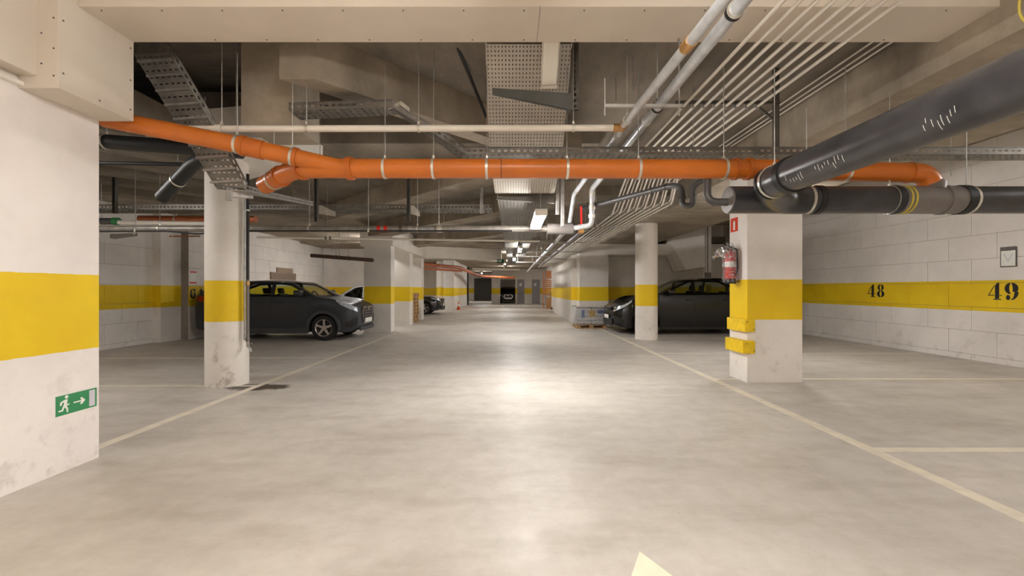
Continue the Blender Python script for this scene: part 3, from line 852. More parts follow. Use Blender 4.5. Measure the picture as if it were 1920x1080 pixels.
# small dark pipe into end disc
pipe('dark_elbow_pipe', 'dark elbow pipe dropping into the end of the fat black pipe', 'pipe', [P(1326, 322, 3.80), P(1326, 379, 3.76), V((p0.x-.005, ZB, 1.32+163*ZB/800))], .033, M_DKPL, fil=.1,
     sleeves=[(1, .3, .02, .006, M_DKPL)])
tp = [P(1090, 392, 6.6), P(1262, 347, 5.4), P(1279, 352, 5.2), P(1279, 386, 5.15), P(1299, 386, 5.1), P(1299, 348, 5.1), P(1322, 335, 5.0)]
pipe('trap_pipe', 'dark grey pipe with a U-shaped trap hanging left of the fat black pipe end', 'pipe', tp, .036, M_DKPL, fil=.09,
     sleeves=[(2, .55, .03, .008, M_DKPL), (4, .5, .03, .008, M_DKPL), (0, .93, .03, .008, M_DKPL), (0, .8, .03, .008, M_DKPL)])

# white pipes
zA = 2.715
A0, AJ, A1 = P(1375, -30, 2.0), P(1163, 240, 3.68), V((.93, 6.3, zA))
A0 = V((1.05, 1.6, zA)); AJ = V((.955, 3.68, zA))
zend = 2.3
pa = pipe('silver_sprinkler_pipe', 'left of the two silver overhead pipes, with a tee to the white cross pipe', 'pipe',
     [A0, AJ, A1, V((.88, 6.4, 2.32))], .031, M_SILVERP, fil=.05, clamps=[(0, .93, 3.26), (1, .9, 3.4)], sleeves=[(0, .40, .08, .006, M_BRASS), (0, .99, .08, .006, M_BRASS), (1, .05, .04, .01, M_SILVERP)])
B0 = V((1.19, 1.6, 2.80)); B1 = V((1.20, 6.3, 2.80))
pipe('silver_lagged_pipe', 'right of two silver overhead pipes, ending in a white elbow by the red valve', 'pipe',
     [B0, B1, V((1.20, 6.35, 2.27)), V((.95, 6.4, 2.235))], .038, M_SILVERP, fil=.07, clamps=[(0, .14, 3.26), (0, .40, 3.4, M_BLACKST), (0, .46, 3.4)],
     sleeves=[(0, .145, .02, .008, M_BLACKST), (1, .1, .06, .008, M_CLAMP), (1, .5, .06, .01, M_CLAMP), (1, .75, .05, .012, M_WPIPE)])
wc0, wc1 = P(238, 236, 3.68), V((.955, 3.68, 2.71))
wc0.z = 2.70
wx = lambda px: fr(wc0.x, wc1.x, (px-958)*3.68/800)
pipe('white_cross_pipe', 'thin white pipe running level across the ceiling above the orange drain', 'pipe', [wc0, wc1], .028, M_WPIPE,
     clamps=[(0, wx(575), 3.9), (0, wx(785), 3.45), (0, wx(1075), 3.45), (0, wx(416), 3.9)], sleeves=[(0, wx(412), .05, .008, M_WPIPE), (0, wx(1155), .05, .006, M_BRASS)])

# sprinkler main across
ys_ = 6.48
m0, m1 = V((-8.6, ys_, 2.235)), V((.95, ys_, 2.235))
mx_ = lambda px: fr(m0.x, m1.x, (px-958)*ys_/800)
mp = pipe('sprinkler_main', 'dull grey sprinkler main with two red bands running across behind the near round column', 'pipe', [m0, m1], .048, plain('aged_pipe_grey', (148, 142, 134), .45, .4, var=.15),
     clamps=[(0, mx_(580), 3.31), (0, mx_(783), 3.31), (0, mx_(823), 3.31), (0, mx_(300), 3.31)],
     sleeves=[(0, mx_(711), .05, .002, M_RED), (0, mx_(724), .05, .002, M_RED), (0, mx_(752), .05, .012, M_STRUT), (0, mx_(790), .4, .003, M_GALV), (0, mx_(824), .07, .014, M_CLAMP)])
MB().tube([(1.0-.06, ys_, 2.235), (.55, ys_, 2.235)], .085, 20).build('valve_body', M_GREYPL, mp, smooth=True)
MB().tube([(1.02, ys_, 2.235), (1.10, ys_, 2.235)], .075, 20).build('flange', M_BRASS, mp, smooth=True)
MB().bar((1.06, ys_-.06, 2.25), (1.05, ys_-.09, 2.56), .03, .008).build('valve_handle', M_RED, mp, label='red valve lever')
pipe('sagging_black_cable', 'black cable sagging below the sprinkler main at far left', 'cable', [P(188, 434, 6.3), P(320, 433, 6.3), P(370, 440, 6.3), P(420, 433, 6.3), P(960, 433, 6.35)], .012, M_FOAMD, fil=.3, seg=8, clamps=[(0, .5, 3.3), (3, .5, 3.31)])
t2 = pipe('thin_white_pipe', 'thin white pipe slanting across below the sprinkler main', 'pipe', [P(482, 445, 8.0), P(1012, 452, 8.4)], .020, M_WPIPE,
     clamps=[(0, .24, 3.31), (0, .65, 3.31)], sleeves=[(0, .235, .03, .012, M_STRUT), (0, .25, .03, .012, M_STRUT)])

# left dark pipes
pipe('black_left_pipe', 'black insulated pipe behind the orange branch at the left wall', 'pipe', [P(150, 262, 4.5), P(452, 284, 4.4)], .074, M_FOAMD, clamps=[(0, .78, 3.31), (0, .17, 3.31)])
pipe('black_drop_pipe', 'black pipe slanting down left from the black insulated pipe', 'pipe', [P(420, 282, 4.55), P(365, 305, 4.7), P(304, 370, 5.0)], .074, M_FOAMD, fil=.1, clamps=[(1, .5, 3.23)])
pipe('thin_dark_pipe', 'thin dark pipe below the black insulated pipe at left', 'pipe', [P(150, 305, 4.9), P(395, 309, 4.8)], .022, M_FOAMD)
pipe('low_orange_pipe', 'short orange pipe with green cap behind the long cable tray at far left', 'pipe', [P(262, 410, 7.4), P(480, 411, 7.2)], .055, M_COPPER, clamps=[(0, .32, 2.9)])
tt = thing('grey_capped_pipe', 'grey ribbed pipe end with green ring at far left above sprinkler main', 'pipe', tuple(P(150, 415, 7.0)))
MB().tube([P(150, 415, 7.0), P(212, 415, 7.0)], .055, 18).build('pipe_length', M_DKPL, tt, smooth=True)
clampring(tt, P(190, 415, 7.0), (1, 0, 0), .055, rod=3.3)
MB().ring(P(218, 415, 7.0), (1, 0, 0), .02, .062, .08).build('green_ring', M_PIPEGREEN, tt, smooth=True)
MB().tube([P(222, 417, 7.0), P(420, 420, 7.0)], .035, 14).build('thin_white_length', M_WPIPE, tt, smooth=True)

# rain pipe on the near round column
rp = thing('column_downpipe', 'slim downpipe with tap clipped to the right of the near round column', 'pipe', (-3.64, 5.86, .48))
MB().tube([(-3.645, 5.84, 2.75), (-3.645, 5.84, .62)], .012, 10).build('pipe_length', M_GALV, rp, smooth=True)
MB().tube([(-3.615, 5.86, 2.9), (-3.615, 5.86, 1.45)], .02, 12).build('black_pipe_length', M_FOAMD, rp, smooth=True)
MB().tube([(-3.615, 5.86, 1.45), (-3.615, 5.86, .60)], .02, 12).build('foam_sleeve', M_GREYPL, rp, smooth=True)
MB().ring((-3.615, 5.86, 1.40), (0, 0, 1), .018, .026, .05).build('brass_joint', M_BRASS, rp, smooth=True)
tap = MB().tube([(-3.615, 5.86, .62), (-3.615, 5.86, .52), (-3.55, 5.80, .53), (-3.53, 5.79, .47)], .014, 10, .03)
tap.bar((-3.59, 5.83, .56), (-3.53, 5.83, .585), .014, .01); tap.box((-3.64, 5.85, .60), (-3.60, 5.88, .66))
tap.build('tap', M_GALV, rp, smooth=True)
clampring(rp, V((-3.615, 5.86, 2.4)), (0, 0, 1), .022)

# ---------------------------------------------------------------- conduits
NC = 15
ords = ['first', 'second', 'third', 'fourth', 'fifth', 'sixth', 'seventh', 'eighth', 'ninth', 'tenth', 'eleventh', 'twelfth', 'thirteenth', 'fourteenth', 'fifteenth']
for i in range(NC):
    f = i/(NC-1)
    main = i % 2 == 0
    x1 = lerp(1.70, 2.44, f); zn = 3.12 if main else 3.40
    xk = lerp(1.70, 2.42, f)
    yk = lerp(5.95, 6.05, f)
    yk2 = lerp(7.6, 6.9, f)
    fl = f if main else (i-1)/(NC-1)
    x2 = lerp(1.80, 2.60, fl); x3 = lerp(1.80, 2.36, fl)
    z2 = lerp(2.64, 2.70, fl)
    pts = [V((x1, 1.8, zn)), V((xk, yk, zn)), V((x2, yk2, z2)), V((x3, 25.5, z2))]
    if not main:
        for q in (pts[-2], pts[-1]): q.x *= (q.z+.06-1.32)/(q.z-1.32); q.z += .06
        pts[-1].x = min(pts[-1].x, 2.40); pts[-2].x -= .0
        pts[1].z = 3.16; pts[0] = V((3.34, yk-.12, 3.2)); pts.insert(1, V((xk, yk-.12, 3.2)))
    t = thing('conduit_pipe', f'{ords[i]} white conduit from the left in the kinked overhead bundle', 'conduit', tuple(pts[0]), group='white overhead conduits')
    MB().tube(pts, .0145 if main else .0115, 10, .10).build('conduit_tube', M_WPIPE, t, smooth=True)
    if main:
        q = V((x1, 4.2, zn)); q.x = lerp(x1, xk, (4.2-1.8)/(yk-1.8))
        MB().ring(q, (0, 1, 0), .0165, .026, .025, 12).box(q+V((-.03, -.012, .012)), q+V((.03, .012, .03))).build('clip', M_GALV, t)
    q = pts[-2]+V((0, .05, -.0))
    MB().ring(q, (0, 1, 0), .0165, .025, .025, 12).build('clip', M_GALV, t)
# carrier struts for the conduits
def frame(name, label, bars, mat=M_STRUT, cat='bracket', ch=True, group=None):
    p = V(bars[0][0]); t = thing(name, label, cat, tuple(p), group=group)
    for j, (a, b, wd, nm) in enumerate(bars):
        MB().bar(a, b, wd, wd).build(nm, mat, t)
    return t
frame('conduit_hanger', 'strut frame with dark post carrying the conduit bundle beside the beam', [((1.62, 4.2, 3.155), (2.64, 4.2, 3.155), .03, 'cross_bar'), ((2.62, 4.22, 2.55), (2.62, 4.22, 3.5), .045, 'post'), ((2.42, 4.22, 3.14), (2.62, 4.22, 2.98), .02, 'brace')], M_STRUT)
for k, yy in enumerate((9.0, 12.0, 15.0, 18.5, 22.0)):
    frame('conduit_trapeze', f'{("nearest", "second", "middle", "fourth", "farthest")[k]} steel trapeze under the long straight conduit run', [((1.1, yy, 2.63), (2.5, yy, 2.63), .035, 'cross_bar'), ((1.15, yy, 2.63), (1.15, yy, 3.3), .014, 'rod'), ((1.8, yy, 2.63), (1.8, yy, 3.3), .014, 'rod')], M_GALV, group='trapeze hangers')
frame('pipe_trapeze', 'thin steel cross bar with rods hanging under the two silver pipes', [((.72, 3.3, 2.735), (1.32, 3.3, 2.735), .025, 'cross_bar'), ((.725, 3.3, 2.66), (.725, 3.3, 2.95), .01, 'rod'), ((1.30, 3.3, 2.66), (1.30, 3.3, 3.26), .01, 'rod')], M_GALV)

# continuing far silver pipes beyond the valve
pipe('far_silver_pipe', 'silver pipe running on towards the far end left of the conduits', 'pipe', [V((.98, 7.3, 2.36)), V((.98, 25, 2.36))], .04, M_SILVERP, clamps=[(0, .1, 3.31), (0, .35, 3.31)])
pipe('far_brown_pipe', 'brownish pipe beside the far silver pipe under the conduit run', 'pipe', [V((1.35, 7.0, 2.42)), V((1.45, 22, 2.46))], .05, M_GREYPL, clamps=[(0, .05, 3.31)])
for k, (yy, z_) in enumerate(((9.5, 2.42), (11.2, 2.40), (13.2, 2.40), (16, 2.4))):
    frame('small_trapeze', f'{("nearest", "second", "third", "farthest")[k]} light steel trapeze under the far silver pipe', [((.2, yy, z_-.07), (1.3, yy, z_-.07), .03, 'cross_bar'), ((.25, yy, z_-.07), (.25, yy, 3.25), .016, 'rod'), ((.8, yy, z_-.07), (.8, yy, 3.25), .016, 'rod')], M_GALV, group='light trapezes')

# ---------------------------------------------------------------- cable trays
def tray(name, label, nodes, h, mat, cell=.05, nv=6, fu=.35, fv=.45, sidecell=.06, group=None, upv=(0, 0, 1), rails=True, sheet='tray_base'):
    """nodes: (centre, width vector)"""
    t = thing(name, label, 'cable tray', tuple(nodes[0][0]), group=group)
    up = V(upv)*h
    for (a, wa), (b, wb_) in zip(nodes, nodes[1:]):
        a, b, wa, wb_ = V(a), V(b), V(wa), V(wb_)
        n = max(2, int((b-a).length/cell))
        MB().perf(a-wa/2, b-wb_/2, b+wb_/2, a+wa/2, n, nv, fu, fv).build(sheet, mat, t, solid=.002)
        if rails:
            for sg in (-1, 1):
                c, d = a+wa/2*sg, b+wb_/2*sg
                m = MB().perf(c, d, d+up, c+up, max(2, int((b-a).length/sidecell)), 1, .55, .3)
                m.bar(c+up, d+up, .012, .004)
                m.build('side_rail', mat, t, solid=.002)
    return t
W1 = V((0, .2, 0))
tray('long_cable_tray', 'long perforated steel cable tray just above the orange drain, bending back at its left end',
     [(P(553, 216, 3.97), V((0, .22, 0))), (P(742, 208, 3.93), V((.0, .22, .02))), (V((-.45, 4.1, 2.585)), V((-.06, .2, 0))), (V((-.2, 4.1, 2.585)), W1), (V((7.8, 4.1, 2.585)), W1)], .065, M_TRAY, cell=.06, nv=4)
tt = thing('tray_corner_plate', 'bright slotted corner plate on the bend of the long cable tray', 'bracket', tuple(P(742, 208, 3.8)))
MB().perf(P(728, 205, 3.84), P(752, 198, 3.82), P(752, 190, 3.82), P(728, 197, 3.84), 5, 2, .5, .4).perf(P(752, 198, 3.82), P(768, 210, 3.85), P(768, 202, 3.85), P(752, 190, 3.82), 5, 2, .5, .4).build('slotted_plate', M_CLAMP, tt, solid=.003)
# ladder tray at left
WL = V((.30, 0, .02))
lad = [(P(262, 66, 3.62), WL), (P(284, 100, 3.64), WL), (P(366, 235, 3.85), WL), (P(432, 352, 4.0), V((.26, .02, 0)))]
t3 = tray('sloping_ladder_tray', 'slotted steel cable ladder descending steeply behind the orange branch to the near column', lad, .05, M_TRAY, cell=.055, nv=6, fu=.22, fv=.5, upv=(.35, .3, .85), sheet='ladder_base')
for (a, _), (b, _) in zip(lad[1:], lad[2:]):
    a, b = V(a), V(b); n = int((b-a).length/.11)
    for k in range(n):
        p = a.lerp(b, (k+.5)/n)
        MB().bar(p-WL/2+V((0, -.012, 0)), p+WL/2+V((0, -.012, 0)), .012, .02).build('rung', M_GALV, t3)
W2 = V((0, .22, 0))
tray('elbow_cable_tray', 'light slotted tray arm running from the ladder foot back to the rear tray', [(P(434, 356, 4.0), V((.24, .05, 0))), (P(470, 364, 4.3), V((.18, .12, 0))), (P(572, 383, 5.6), V((.12, .2, 0)))], .05, M_GALV, cell=.07, nv=3)
frame('ladder_foot_bracket', 'short steel bracket under the foot of the cable ladder', [(P(428, 366, 4.0), P(474, 370, 4.15), .03, 'arm'), (P(430, 376, 4.0), P(430, 358, 4.0), .045, 'post')], M_GALV)
zt2 = 2.585
tray('rear_cable_tray', 'long dull cable tray running behind the near round column across the left half', [(V((-8.6, 6.95, zt2)), V((0, .34, 0))), (V((-.3, 6.95, zt2)), V((0, .34, 0)))], .08, M_TRAY, cell=.07, nv=5, fu=.5, fv=.5)
# struts for the rear tray
for k, px in enumerate((215, 593, 766, 903)):
    x = (px-958)*6.65/800
    top = 3.3 if px > 300 else 3.1
    bt = P(px, 415 if k in (1, 2) else 400, 6.65).z
    lab = ('at far left', 'left of the tray middle', 'at the tray middle', 'at the right end')[k]
    t = thing('tray_strut', f'vertical steel channel carrying the rear cable tray {lab}', 'bracket', (x, 6.65, bt), group='rear tray struts')
    MB().box((x-.025, 6.63, bt), (x-.021, 6.68, top)).box((x+.021, 6.63, bt), (x+.025, 6.68, top)).box((x-.025, 6.676, bt), (x+.025, 6.68, top)).build('channel', M_STRUT if k < 3 else M_GALV, t)
    if k in (1, 2):
        w_ = .26 if k == 1 else .14
        MB().flat([(0, 0), (w_, -.04), (w_, .03), (.05, .13), (0, .13)], (x+.03, 6.66, bt+.12), (1, 0, 0), (0, 0, 1), (0, 1, 0), .02).build('cantilever_arm', M_CLAMP, t)
# perforated wide tray, sloping down then level
W4 = V((.72, 0, 0))
def c4(y, z): return V(((912+1073)/2*0+.155, y, z))
w4 = [(c4(3.62, 3.42), W4), (c4(4.35, 2.74), W4), (c4(5.25, 2.50), W4)]
w4[0] = (V((.155, 3.66, 3.42)), V((.74, 0, 0))); w4[1] = (V((.155, 4.40, 2.76)), V((.75, 0, 0))); w4[2] = (V((.17, 5.25, 2.50)), V((.73, 0, 0)))
tray('wide_perforated_tray', 'wide pale perforated steel sheet tray sloping down from the ceiling at centre', w4, .03, M_TRAYL, cell=.036, nv=24, fu=.42, fv=.30, rails=True, sheet='perforated_sheet')
tray('far_perforated_tray', 'wide level perforated tray carrying the lit lamps down the aisle centre', [(V((.17, 5.6, 2.53)), V((.70, 0, 0))), (V((.17, 9.0, 2.53)), V((.70, 0, 0))), (V((.20, 21, 2.53)), V((.66, 0, 0)))], .05, M_TRAY, cell=.06, nv=14, fu=.42, fv=.32, sheet='perforated_sheet')
t = thing('cantilever_bracket', 'tapering steel cantilever bracket on slotted channel below the wide perforated sheet', 'bracket', (.55, 3.7, 2.87))
ch = MB().perf((.525, 3.68, 2.87), (.525, 3.68, 3.47), (.58, 3.68, 3.47), (.58, 3.68, 2.87), 12, 1, .5, .35)
ch.box((.52, 3.68, 2.87), (.525, 3.72, 3.48)).box((.58, 3.68, 2.87), (.585, 3.72, 3.48)).box((.52, 3.717, 2.87), (.585, 3.72, 3.48))
ch.build('slotted_channel', M_STRUT, t)
MB().flat([(0, 0), (.68, -.14), (.68, .0), (0, .045)], (-.16, 3.68, 3.01), (1, 0, 0), (0, 0, 1), (0, 1, 0), .04).build('cantilever_arm', plain('grey_green_steel', (96, 98, 96), .45, .5), t)
t = thing('second_cantilever_bracket', 'small cantilever bracket where the wide sheet turns level', 'bracket', (.55, 5.3, 2.44))
MB().flat([(0, 0), (.72, -.05), (.72, .06), (0, .02)], (-.18, 5.32, 2.44), (1, 0, 0), (0, 0, 1), (0, 1, 0), .04).build('cantilever_arm', M_STRUT, t)
MB().box((.56, 5.3, 2.25), (.60, 5.34, 3.45)).build('channel', M_GALV, t)
MB().box((.66, 5.6, 2.15), (.70, 5.64, 3.45)).build('channel', M_GALV, t)
pipe('hanging_orange_hose', 'thin orange hose beside the left edge of the wide perforated sheet', 'hose', [P(916, 180, 4.3), P(915, 235, 4.35), P(921, 275, 4.4)], .012, M_COPPER, fil=.1, seg=8)
pipe('black_ceiling_rod', 'black slanting rod on the ceiling left of the wide perforated sheet', 'pipe', [P(850, 70, 3.75), P(878, 135, 4.2), P(912, 220, 4.6)], .016, M_FOAMD, fil=.1, seg=10)

# ceiling hanger rods standing alone
rods = sorted(((600, 165, 300, 4.6), (692, 70, 192, 4.0), (720, 70, 300, 4.9), (788, 70, 205, 4.4), (814, 70, 150, 3.9), (1187, 80, 170, 4.0), (1232, 75, 160, 4.0), (1155, 118, 190, 4.4), (1300, 140, 275, 4.6), (443, 76, 230, 4.05), (1465, 285, 310, 5.6), (1783, 290, 330, 4.4)))
for k, (px, y0_, y1_, Z) in enumerate(rods):
    a, b = P(px, y0_, Z), P(px, y1_, Z)
    top = 4.1 if px < 640 or px == 720 else (3.5 if px < 1400 else 3.03)
    a.z = top
    o = MB().tube([a, b], .0035, 6).build('hanger_rod', M_GALV)
    tag(o, f'thin bare threaded ceiling rod, {ords[k]} from the left among the loose ones', 'rod', 'loose threaded ceiling rods')
for k, x in enumerate((3.10, 3.19, 3.27)):
    o = MB().tube([(x, 3.4, 3.44), (x, 16, 3.44)], .009, 8).build('thin_conduit', M_WPIPE, smooth=True)
    tag(o, f'{("left", "middle", "right")[k]} one of three thin conduits under the ceiling beside the beam', 'conduit', 'thin ceiling conduits')

# ---------------------------------------------------------------- lamps
def lamp(label, x, y0, y1, z, on=True, along='y', wd=.10, drop=.12, group='batten lamps', mat=None, z2=None):
    z2 = z if z2 is None else z2
    a, b = (V((x, y0, z)), V((x, y1, z2))) if along == 'y' else (V((x-(y1-y0)/2, y0, z)), V((x+(y1-y0)/2, y0, z2)))
    t = thing('batten_lamp', label, 'lamp', tuple((a+b)/2), group=group)
    MB().bar(a+V((0, 0, .035)), b+V((0, 0, .035)), wd, .03).build('housing', M_OFF, t, bevel=.005)
    MB().bar(a, b, wd*.92, .05).build('diffuser', (mat or M_LAMP) if on else M_OFF, t, bevel=.012)
    d = (b-a).normalized()
    for p, s_ in ((a, -1), (b, 1)): MB().bar(p, p+d*s_*.02, wd, .07).build('end_cap', M_OFF, t)
    if drop:
        for f in (.1, .9):
            p = a.lerp(b, f); MB().tube([p+V((0, 0, .05)), p+V((0, 0, .05+drop))], .004, 6).build('suspension_rod', M_GALV, t)
    return t
lamp('brightly lit tube lamp hanging under the tray right of the aisle centre', .365, 5.15, 6.3, 2.24, wd=.15, drop=.22)
lamp('second lit tube lamp further down the aisle', .25, 11.2, 12.4, 2.42, drop=.1)
lamp('third lit tube lamp down the aisle, small and bright', .12, 14.8, 16.0, 2.42, drop=.1)
lamp('unlit white lamp fixed to the sloping perforated sheet at top centre', .335, 3.48, 3.78, 3.40, on=False, wd=.15, drop=0, z2=3.13)
lamp('lit lamp over the aisle before the far cross beam', 0, 20.6, 21.8, 2.95, drop=.1)
lamp('lit lamp over the far aisle left of centre', -.4, 27, 28.2, 2.95, drop=.1)
lamp('lit lamp nearest the far end wall', -.4, 33.5, 34.7, 2.95, drop=.1)
lamp('lit lamp in the deep recess before the dark shutter', -3, 43, 44.2, 2.95, drop=.1)
lamp('lit lamp above the camera in the middle of the aisle', .1, .4, 1.6, 3.0, drop=.4, mat=M_LAMPN)
lamp('added unseen fill lamp behind the camera on the left', -1.6, -3.2, -2.0, 3.0, drop=.4, mat=M_LAMPN)  # unseen lamp added to flatten the light in the foreground
lamp('added unseen fill lamp behind the camera on the right', 2.0, -3.2, -2.0, 3.0, drop=.4, mat=M_LAMPN)  # its unseen partner, added for even fill from the rear
lamp('added fill lamp in the right bay outside the frame', 7.0, 2.6, 3.8, 3.2, drop=.7, mat=M_BAYFILL)  # added out of view to brighten the right bay
lamp('added fill lamp in the left bay hidden behind the near wall', -6.3, 3.9, 5.1, 3.0, drop=.15, mat=M_BAYFILL)  # added source that lifts the left bay walls
lamp('added fill lamp in the left bay hidden behind the first wall stub', -5.0, 15.0, 16.2, 2.9, drop=.25, mat=M_BAYFILL)  # added to light the deep left bay, kept out of sight
lamp('added fill lamp in the right bay hidden behind the square pillar', 4.65, 7.1, 8.2, 2.9, drop=.1, mat=M_BAYFILL)  # added fill for the right bay, placed where the pillar covers it
lamp('added fill lamp in the far left bay above the dark hatchback', -6.5, 25, 26.2, 3.0, drop=.1)  # extra lamp added to light the far bay

# ================================================================ OBJECTS
# running-man sign on the near wall
sg_ = thing('exit_sign', 'green running man exit sign with arrow low on the near left wall', 'sign', (-3.235, 3.18, .40))
x_ = -3.2345
O = V((x_, 3.03, .405)); U = V((0, 1, 0)); Wv = V((0, 0, 1)); N = V((1, 0, 0))
w_, h_ = .30, .152
MB().flat([(0, 0), (w_, 0), (w_, h_), (0, h_)], O, U, Wv, N, .002).build('plate', M_GREEN, sg_)
def sgn(poly, nm='white_figure', mat=M_SIGNW, th=.0032): MB().flat([(a*w_, b*h_) for a, b in poly], O, U, Wv, N, th).build(nm, mat, sg_)
sgn([(.80, .10), (.95, .10), (.95, .90), (.80, .90)], 'white_door', M_SIGNGREY)
sgn([(.41, .47), (.60, .47), (.57, .34), (.62, .34), (.70, .50), (.62, .66), (.57, .66), (.60, .53), (.41, .53)], 'white_arrow')
sgn([(.245+.04*math.cos(a*PI/6), .86+.08*math.sin(a*PI/6)) for a in range(12)], 'white_head')
sgn([(.20, .74), (.27, .74), (.25, .50), (.31, .52), (.31, .46), (.25, .44), (.26, .36), (.28, .33), (.28, .12), (.25, .12), (.24, .30), (.19, .38), (.16, .22), (.06, .22), (.06, .28), (.13, .29), (.18, .52), (.19, .64), (.14, .60), (.13, .50), (.09, .50), (.10, .66)], 'white_figure')
MB().flat([(0, 0), (w_, 0), (w_, .004), (0, .004)], O, U, Wv, N, .0028).build('border', M_SIGNW, sg_)
MB().flat([(0, h_-.004), (w_, h_-.004), (w_, h_), (0, h_)], O, U, Wv, N, .0028).build('border', M_SIGNW, sg_)

# hanging exit sign, far
t = thing('hanging_exit_sign', 'small green exit sign hanging below the far cross beam', 'sign', (-.45, 18.9, 2.5))
MB().box((-.62, 18.9, 2.48), (-.30, 18.93, 2.64)).build('panel', M_DGREEN, t)
MB().box((-.52, 18.895, 2.53), (-.42, 18.9, 2.60)).build('white_symbol', M_SIGNW, t)
MB().flat([(0, 0), (.06, .04), (.06, .015), (.12, .015), (.12, -.015), (.06, -.015), (.06, -.04)], (-.58, 18.9, 2.56), (-1, 0, 0), (0, 0, 1), (0, -1, 0), .004)
MB().box((-.60, 18.895, 2.545), (-.54, 18.9, 2.575)).build('white_symbol', M_SIGNW, t)
MB().tube([(-.46, 18.915, 2.64), (-.46, 18.915, 3.15)], .008, 6).build('hanger_rod', M_STRUT, t)
# small green sign on right block
t = thing('small_exit_sign', 'small green exit sign low on the right wall block beside wrapped pallet', 'sign', (2.5, 17.19, .55))
MB().box((2.47, 17.18, .50), (2.66, 17.197, .66)).build('panel', M_DGREEN, t)
MB().box((2.50, 17.175, .54), (2.54, 17.18, .62)).build('white_symbol', M_SIGNW, t)
MB().box((2.56, 17.175, .56), (2.62, 17.18, .60)).build('white_symbol', M_SIGNW, t)

# extinguisher sign
t = thing('extinguisher_sign', 'red fire extinguisher sign with white symbol on the square pillar', 'sign', (3.318, 6.35, 2.16))
O = V((3.3195, 6.44, 2.165)); U = V((0, -1, 0)); N = V((-1, 0, 0))
MB().flat([(0, 0), (.2, 0), (.2, .21), (0, .21)], O, U, (0, 0, 1), N, .002).build('plate', M_SIGNRED, t)
MB().flat([(.075, .03), (.125, .03), (.125, .13), (.135, .13), (.10, .18), (.065, .13), (.075, .13)], O, U, (0, 0, 1), N, .0035).build('white_symbol', M_SIGNW, t)
MB().flat([(.0, .0), (.2, .0), (.2, .006), (0, .006)], O, U, (0, 0, 1), N, .003).build('border', M_SIGNW, t)

# extinguisher in a bag
ex = V((3.20, 6.22, 1.40))
t = thing('fire_extinguisher', 'red fire extinguisher wrapped in clear plastic hung on the square pillar', 'fire extinguisher', tuple(ex))
def lathe(prof, c, seg=28, ax=(0, 0, 1)):
    return MB().grid([[V(c)+V((r*math.cos(2*PI*k/seg), r*math.sin(2*PI*k/seg), z)) for k in range(seg)] for r, z in prof], close=True)
lathe([(0.001, .04), (.07, .04), (.075, .06), (.075, .40), (.065, .45), (.035, .48), (.02, .49), (.001, .50)], ex).build('cylinder', M_RED, t, smooth=True)
lathe([(.001, 0), (.072, 0), (.078, .01), (.078, .065), (.074, .07)], ex).build('base_ring', M_CPL, t, smooth=True)
lathe([(.0755, .24), (.0762, .24), (.0762, .32), (.0755, .32)], ex).build('label_band', M_SIGNW, t, smooth=True)
MB().box(ex+V((-.02, -.02, .49)), ex+V((.02, .02, .54))).bar(ex+V((0, 0, .53)), ex+V((-.11, -.02, .57)), .02, .01).bar(ex+V((0, 0, .51)), ex+V((-.10, -.02, .50)), .02, .01).build('valve', M_BLACKST, t)
MB().tube([ex+V((.01, .02, .52)), ex+V((.05, -.09, .50)), ex+V((.06, -.09, .2)), ex+V((.03, -.085, .12))], .01, 8, .05).build('hose', M_FOAMD, t, smooth=True)
MB().bar(ex+V((.12, 0, .5)), ex+V((.02, 0, .5)), .03, .02).build('wall_hook', M_GALV, t)
rows = []
for i in range(15):
    f = i/14; z = lerp(.02, .60, f); r = .10*(1-.6*max(0, f-.75)/.25)
    rows.append([ex+V((r*(1+random.uniform(-.14, .14))*math.cos(2*PI*k/24)-.05*max(0, f-.5), r*(1+random.uniform(-.14, .14))*math.sin(2*PI*k/24), z)) for k in range(24)])
bag = MB().grid(rows, close=True)
rows = []
for i in range(8):
    f = i/7; c = ex+V((-.06-.20*f, -.02, .42-.03*f+.05*math.sin(f*3))); r = .07*(1-.5*f)+.015*(i % 2)
    rows.append([c+V((0, r*.7*math.cos(2*PI*k/14), r*math.sin(2*PI*k/14)))*(1) for k in range(14)])
bag.grid(rows, close=True)
bag.build('plastic_bag', M_FILM, t, label='crumpled clear plastic bag')

# pillar bumpers
for k, (z0, z1, dx_) in enumerate(((.72, .90, 0), (.42, .60, .025))):
    nm = ('upper', 'lower')[k]
    t = thing('corner_guard', f'{nm} yellow rubber guard wrapped round the corner of the square pillar', 'guard', (3.32, 6.0, z0), group='pillar corner guards')
    MB().prism([(3.245-dx_, 5.93), (3.40, 5.93), (3.40, 5.998), (3.318, 5.998), (3.318, 6.42), (3.245-dx_, 6.42)], z0, z1).build('rubber_block', M_YELLOW, t, bevel=.012)
    for q in ((3.285, 5.93, z1-.04), (3.38, 5.93, z0+.04)):
        MB().tube([q, (q[0], q[1]-.004, q[2])], .008, 8).build('bolt', M_STRUT, t)

# paper holder on the right wall
t = thing('notice_holder', 'small framed paper notice with grey clip on the right wall above 49', 'notice', (8.54, 7.3, 1.69))
xq = 8.538
MB().box((xq-.006, 7.2, 1.70), (xq, 7.44, 2.04)).build('backing', M_STRUT, t)
MB().box((xq-.010, 7.215, 1.715), (xq-.006, 7.425, 1.98)).build('paper', M_SIGNW, t)
MB().box((xq-.02, 7.21, 1.985), (xq-.006, 7.43, 2.045)).build('clip', M_GREYPL, t)
for a, b in (((7.38, 1.93), (7.32, 1.80)), ((7.32, 1.80), (7.25, 1.93))):
    MB().bar((xq-.011, a[0], a[1]), (xq-.011, b[0], b[1]), .003, .003).build('ink_mark', M_BLUE, t)

